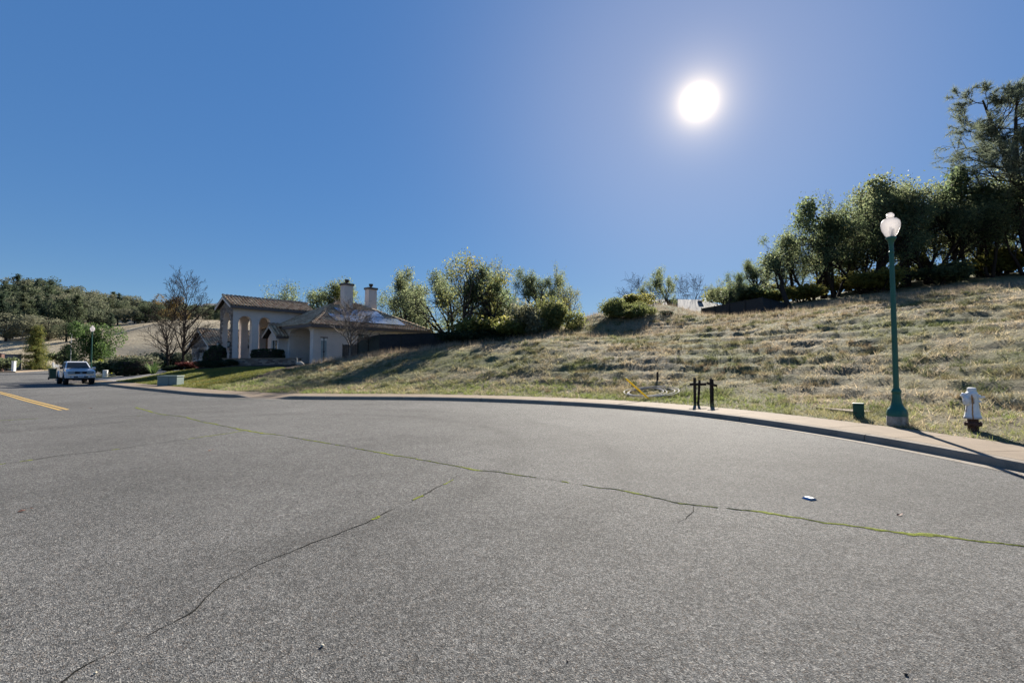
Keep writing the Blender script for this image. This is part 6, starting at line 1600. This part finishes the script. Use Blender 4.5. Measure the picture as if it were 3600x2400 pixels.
for z in (0.3, 0.85):
    m = MB(); m.tube([d * 0.1 + Vector((0, 0.05, z)), d * (L - 0.1) + Vector((0, 0.05, z))], 0.03, 5); m.build('rail', M_WHITE, pf)
# grey block wall, railing and gatepost at the left edge
M_BLOCK = simple('grey_block', (0.17, 0.175, 0.19), 0.9, 0.2, 2, bmp=0.3, bscale=20)
P0 = at(-60, 1262, 92); P1 = at(75, 1262, 97)
bw = empty('block_wall', (P0.x, P0.y, 0.0)); tag(bw, 'grey block garden wall behind the railing at the left edge', 'wall')
d = P1 - P0; d.z = 0; L = d.length; d.normalize(); R = Matrix((d, Vector((-d.y, d.x, 0)), Vector((0, 0, 1)))).transposed()
m = MB(); m.box(d * L / 2 + Vector((0, 0, 1.55)), (L, 0.2, 3.3), R=R); m.build('blocks', M_BLOCK, bw)
m = MB(); m.box(d * L / 2 + Vector((0, 0, 3.25)), (L + 0.1, 0.3, 0.1), R=R); m.build('coping', M_BLOCK, bw)
q = at(5, 1262, 90); pp = empty('brick_pillar', (q.x, q.y, 0.0)); tag(pp, 'square brick pillar at the far left edge', 'pillar')
M_BRICK = simple('brick', (0.20, 0.11, 0.085), 0.9, 0.3, 6, bmp=0.4, bscale=25)
m = MB(); m.box((0, 0, 1.6), (0.55, 0.55, 3.4)); m.build('shaft', M_BRICK, pp); m = MB(); m.box((0, 0, 3.34), (0.68, 0.68, 0.12)); m.build('cap', M_BLOCK, pp)
P0 = at(-60, 1300, 82); P1 = at(44, 1300, 83)
ir = empty('iron_railing', (P0.x, P0.y, 0.1)); tag(ir, 'black iron railing beside the pavement at the left edge', 'railing'); d = P1 - P0; d.z = 0; L = d.length; d.normalize()
for z in (0.25, 1.75): 
    m = MB(); m.tube([Vector((0, 0, z)), d * L + Vector((0, 0, z))], 0.03, 5); m.build('rail', M_DARKM, ir)
for k in range(13):
    m = MB(); m.tube([d * (L * k / 12) + Vector((0, 0, -0.1)), d * (L * k / 12) + Vector((0, 0, 1.85))], 0.035 if k % 4 == 0 else 0.015, 5); m.build('post' if k % 4 == 0 else 'bar', M_DARKM, ir)
q = at(48, 1301, 83); gp = empty('gate_post', (q.x, q.y, 0.1)); tag(gp, 'white square gate post at the end of the iron railing', 'post')
m = MB(); m.box((0, 0, 0.85), (0.40, 0.40, 1.8)); m.build('shaft', M_WHITE, gp); m = MB(); m.box((0, 0, 1.78), (0.50, 0.50, 0.08)); m.build('cap', M_WHITE, gp)
# brown retaining wall right of the pickup
P0 = at(318, 1292, 120); P1 = at(385, 1291, 122)
rw = empty('retaining_wall', (P0.x, P0.y, 0.0)); tag(rw, 'low brown stone retaining wall behind the pickup bonnet', 'wall'); d = P1 - P0; d.z = 0; L = d.length; d.normalize()
m = MB(); rr_ = random.Random(44); stones(m, Vector((0, 0, 0)), d, Vector((d.y, -d.x, 0)), L, 0.0, 1.0, None, 0.12, 0.2, 0.3, 0.7); kind(m.build('stones', M_STONE, rw), 'stuff')
R = Matrix((d, Vector((-d.y, d.x, 0)), Vector((0, 0, 1)))).transposed(); m = MB(); m.box(d * L / 2 + R @ Vector((0, 0.15, 0)) + Vector((0, 0, 0.4)), (L, 0.28, 1.15), R=R); m.build('core', M_MORTAR, rw)

# ================================================================== GRASS
def grass_mat(name, tan, green, patch=0.3, gbias=0.5, trans=0.4):
    m = bpy.data.materials.new(name); m.use_nodes = True; t = m.node_tree; t.nodes.clear(); o = N(t, 'ShaderNodeOutputMaterial')
    g = N(t, 'ShaderNodeNewGeometry')
    a = ramp(t, g.outputs['Random Per Island'], [(0.0, tuple(x * 0.55 for x in tan)), (0.6, tan), (1.0, tuple(min(1, x * 1.35) for x in tan))])
    b = ramp(t, g.outputs['Random Per Island'], [(0.0, tuple(x * 0.6 for x in green)), (0.6, green), (1.0, tuple(min(1, x * 1.4) for x in green))])
    f = noise(t, g.outputs['Position'], patch, 5, 0.65)
    c = mix(t, ramp(t, f, [(gbias - 0.10, 0.0), (gbias + 0.10, 1.0)]), a, b)
    p = N(t, 'ShaderNodeBsdfPrincipled'); p.inputs['Roughness'].default_value = 0.6; p.inputs['Specular IOR Level'].default_value = 0.25; t.links.new(c, p.inputs['Base Color'])
    tr = N(t, 'ShaderNodeBsdfTranslucent'); t.links.new(c, tr.inputs['Color'])
    mx = N(t, 'ShaderNodeMixShader'); mx.inputs[0].default_value = trans; t.links.new(p.outputs[0], mx.inputs[1]); t.links.new(tr.outputs[0], mx.inputs[2]); t.links.new(mx.outputs[0], o.inputs['Surface'])
    return m
G_HILL = grass_mat('short_hill_grass', (0.43, 0.35, 0.23), (0.175, 0.19, 0.075), 0.22, 0.54, 0.5)
G_DRY = grass_mat('tall_dry_grass', (0.38, 0.31, 0.22), (0.29, 0.22, 0.15), 0.5, 0.5)
G_VERGE = grass_mat('verge_grass', (0.37, 0.30, 0.17), (0.23, 0.27, 0.08), 0.3, 0.43)
G_TUSS = grass_mat('tussock_grass', (0.27, 0.20, 0.12), (0.10, 0.12, 0.045), 0.4, 0.48, 0.4)
G_LAWN = grass_mat('lawn_grass', (0.23, 0.20, 0.05), (0.15, 0.165, 0.04), 0.5, 0.45)
rngG = np.random.default_rng(2024)
def blades(P, h, w, lean, rng):
    n = len(P); a = rng.random(n) * 6.283; dx, dy = np.cos(a), np.sin(a)
    l = lean * (0.3 + 1.0 * rng.random(n)) * h; b = rng.random(n) * 6.283
    V = np.empty((n, 3, 3), np.float32)
    V[:, 0] = P + np.stack([-dx * w / 2, -dy * w / 2, np.full(n, -0.01)], 1); V[:, 1] = P + np.stack([dx * w / 2, dy * w / 2, np.full(n, -0.01)], 1)
    V[:, 2] = P + np.stack([np.cos(b) * l, np.sin(b) * l, h], 1)
    return V.reshape(-1, 3), np.arange(n * 3).reshape(n, 3)
def grow(name, P, h, w, lean, mat):
    V, F = blades(P, h, w, lean, rngG); me = np_mesh(name, V, F); me.materials.append(mat)
    return kind(link_mesh(name, me), 'stuff')
def scatter(n, x0, x1, y0, y1, accept):
    X = rngG.uniform(x0, x1, n); Y = rngG.uniform(y0, y1, n); sd = kerb_sd(X, Y); k = accept(X, Y, sd) > rngG.random(n)
    return X[k], Y[k], sd[k]
# heights of the fine sheet, read back from its grid so that nothing floats
def sheet_z(X, Y):
    fx = np.clip((X - GX[0]) / 0.25, 0, nx - 2); fy = np.clip((Y - GY[0]) / 0.25, 0, ny - 2); i = fx.astype(int); j = fy.astype(int); a = fx - i; b = fy - j
    return (ZZ[j, i] * (1 - a) + ZZ[j, i + 1] * a) * (1 - b) + (ZZ[j + 1, i] * (1 - a) + ZZ[j + 1, i + 1] * a) * b
flatz = lambda X, Y: in_poly(X, Y, LAWN) | in_poly(X, Y, DRIVE) | in_poly(X, Y, BED) | in_house_pad(X, Y)
def clumps(X, Y, per, rad):
    n = len(X); Xc = np.repeat(X, per) + rngG.normal(size=n * per) * rad; Yc = np.repeat(Y, per) + rngG.normal(size=n * per) * rad; return Xc, Yc
# matted short grass on the bank
X, Y, sd = scatter(150000, -22, 42, 4, 42, lambda X, Y, sd: np.where((sd > SW + 0.1) & ~flatz(X, Y), np.clip(1.15 - np.hypot(X, Y) / 52, 0.12, 1) * (0.25 + 0.75 * sstep(vnoise(X * 1.3, Y * 1.3, 5), 0.25, 0.6)), 0))
X, Y = clumps(X, Y, 4, 0.06); k = kerb_sd(X, Y) > SW + 0.02; X, Y = X[k], Y[k]
grow('hill_grass', np.stack([X, Y, sheet_z(X, Y)], 1), (0.04 + 0.08 * rngG.random(len(X))) * (0.6 + 1.6 * sstep(vnoise(X * 2.3, Y * 2.3, 85), 0.5, 0.85)), 0.012 + 0.0006 * Y, 1.5, G_HILL)
# scattered darker tussocks standing out of the mat
X, Y, sd = scatter(16000, -20, 40, 8, 40, lambda X, Y, sd: np.where((sd > SW + 1.2) & ~flatz(X, Y), sstep(vnoise(X * 0.8, Y * 1.2, 95), 0.45, 0.8), 0))
X, Y = clumps(X, Y, 22, 0.07)
grow('tussock_grass', np.stack([X, Y, sheet_z(X, Y)], 1), 0.07 + 0.16 * rngG.random(len(X)) ** 1.5, 0.008 + 0.0005 * Y, 0.8, G_TUSS)
# greener, longer verge at the foot
X, Y, sd = scatter(90000, -22, 22, 4, 34, lambda X, Y, sd: np.where((sd > SW + 0.03) & (sd < SW + 3.2) & ~in_poly(X, Y, LAWN) & ~in_poly(X, Y, DRIVE), (1 - 0.55 * sstep(sd, SW + 1.2, SW + 3.2)) * (0.25 + 0.75 * sstep(vnoise(X * 2, Y * 2, 15), 0.3, 0.65)), 0))
X, Y = clumps(X, Y, 5, 0.035); k = kerb_sd(X, Y) > SW - 0.03; X, Y = X[k], Y[k]
grow('verge_grass', np.stack([X, Y, sheet_z(X, Y)], 1), 0.05 + 0.11 * rngG.random(len(X)), 0.007 + 0.0006 * Y, 0.9, G_VERGE)
# tall dry grass along the crest, the mound and the fences
def tall(X, Y, sd):
    h = base_h(X, Y); crest = np.where((Y > 33.5 - 0.17 * np.clip(X, 0, 40)) & (sd > 12), 1.0, 0.0)
    return np.where(flatz(X, Y), 0, crest * (0.25 + 0.75 * sstep(vnoise(X * 0.7, Y * 0.7, 35), 0.3, 0.65)))
X, Y, sd = scatter(26000, -17, 40, 26, 52, tall)
X, Y = clumps(X, Y, 3, 0.10)
grow('tall_dry_grass', np.stack([X, Y, sheet_z(X, Y)], 1), 0.12 + 0.42 * rngG.random(len(X)) ** 2.2, np.full(len(X), 0.016), 0.5, G_DRY)
# weeds in front of the fence and house side
X, Y, sd = scatter(7000, -16, 4, 37, 42, lambda X, Y, sd: np.where(~in_poly(X, Y, BED), sstep(vnoise(X * 1.3, Y * 1.3, 65), 0.3, 0.6), 0))
X, Y = clumps(X, Y, 4, 0.10)
grow('tall_dry_grass', np.stack([X, Y, sheet_z(X, Y)], 1), 0.15 + 0.45 * rngG.random(len(X)) ** 1.6, np.full(len(X), 0.016), 0.5, G_DRY)
# lawn
X, Y, sd = scatter(170000, -32, -16, 23, 51, lambda X, Y, sd: np.where(in_poly(X, Y, LAWN) & (sd > SW + 0.05), 1.0, 0))
grow('lawn_grass', np.stack([X, Y, sheet_z(X, Y)], 1), 0.04 + 0.05 * rngG.random(len(X)), np.full(len(X), 0.035), 0.7, G_LAWN)

# dry leaf crumbs along the gutter and the back of the pavement
M_CRUMB = leaf_mat('dry_leaf_crumbs', ((0.07, 0.045, 0.025), (0.16, 0.10, 0.05), (0.28, 0.20, 0.11)), 0.2)
ki = rngG.integers(i0, i_end - 8, 2600); side = rngG.random(2600) < 0.45
KNa = np.array([[n.x, n.y] for n in KN]); off = np.where(side, -np.abs(rngG.normal(size=2600)) * 0.10 - 0.02, SW - np.abs(rngG.normal(size=2600)) * 0.10 + 0.02)
C = KX[ki] + KNa[ki] * off[:, None] + rngG.normal(size=(2600, 2)) * 0.05
V, F = leaves(np.stack([C[:, 0], C[:, 1], np.where(side, 0.010, 0.162)], 1), 0.035, rngG, 0.6)
V[:, 2] = np.where(np.repeat(side, 4), 0.008, 0.160) + np.abs(V[:, 2] - np.where(np.repeat(side, 4), 0.010, 0.162)) * 0.35
me = np_mesh('leaf_crumbs', V, F); me.materials.append(M_CRUMB); kind(link_mesh('leaf_crumbs', me), 'stuff')
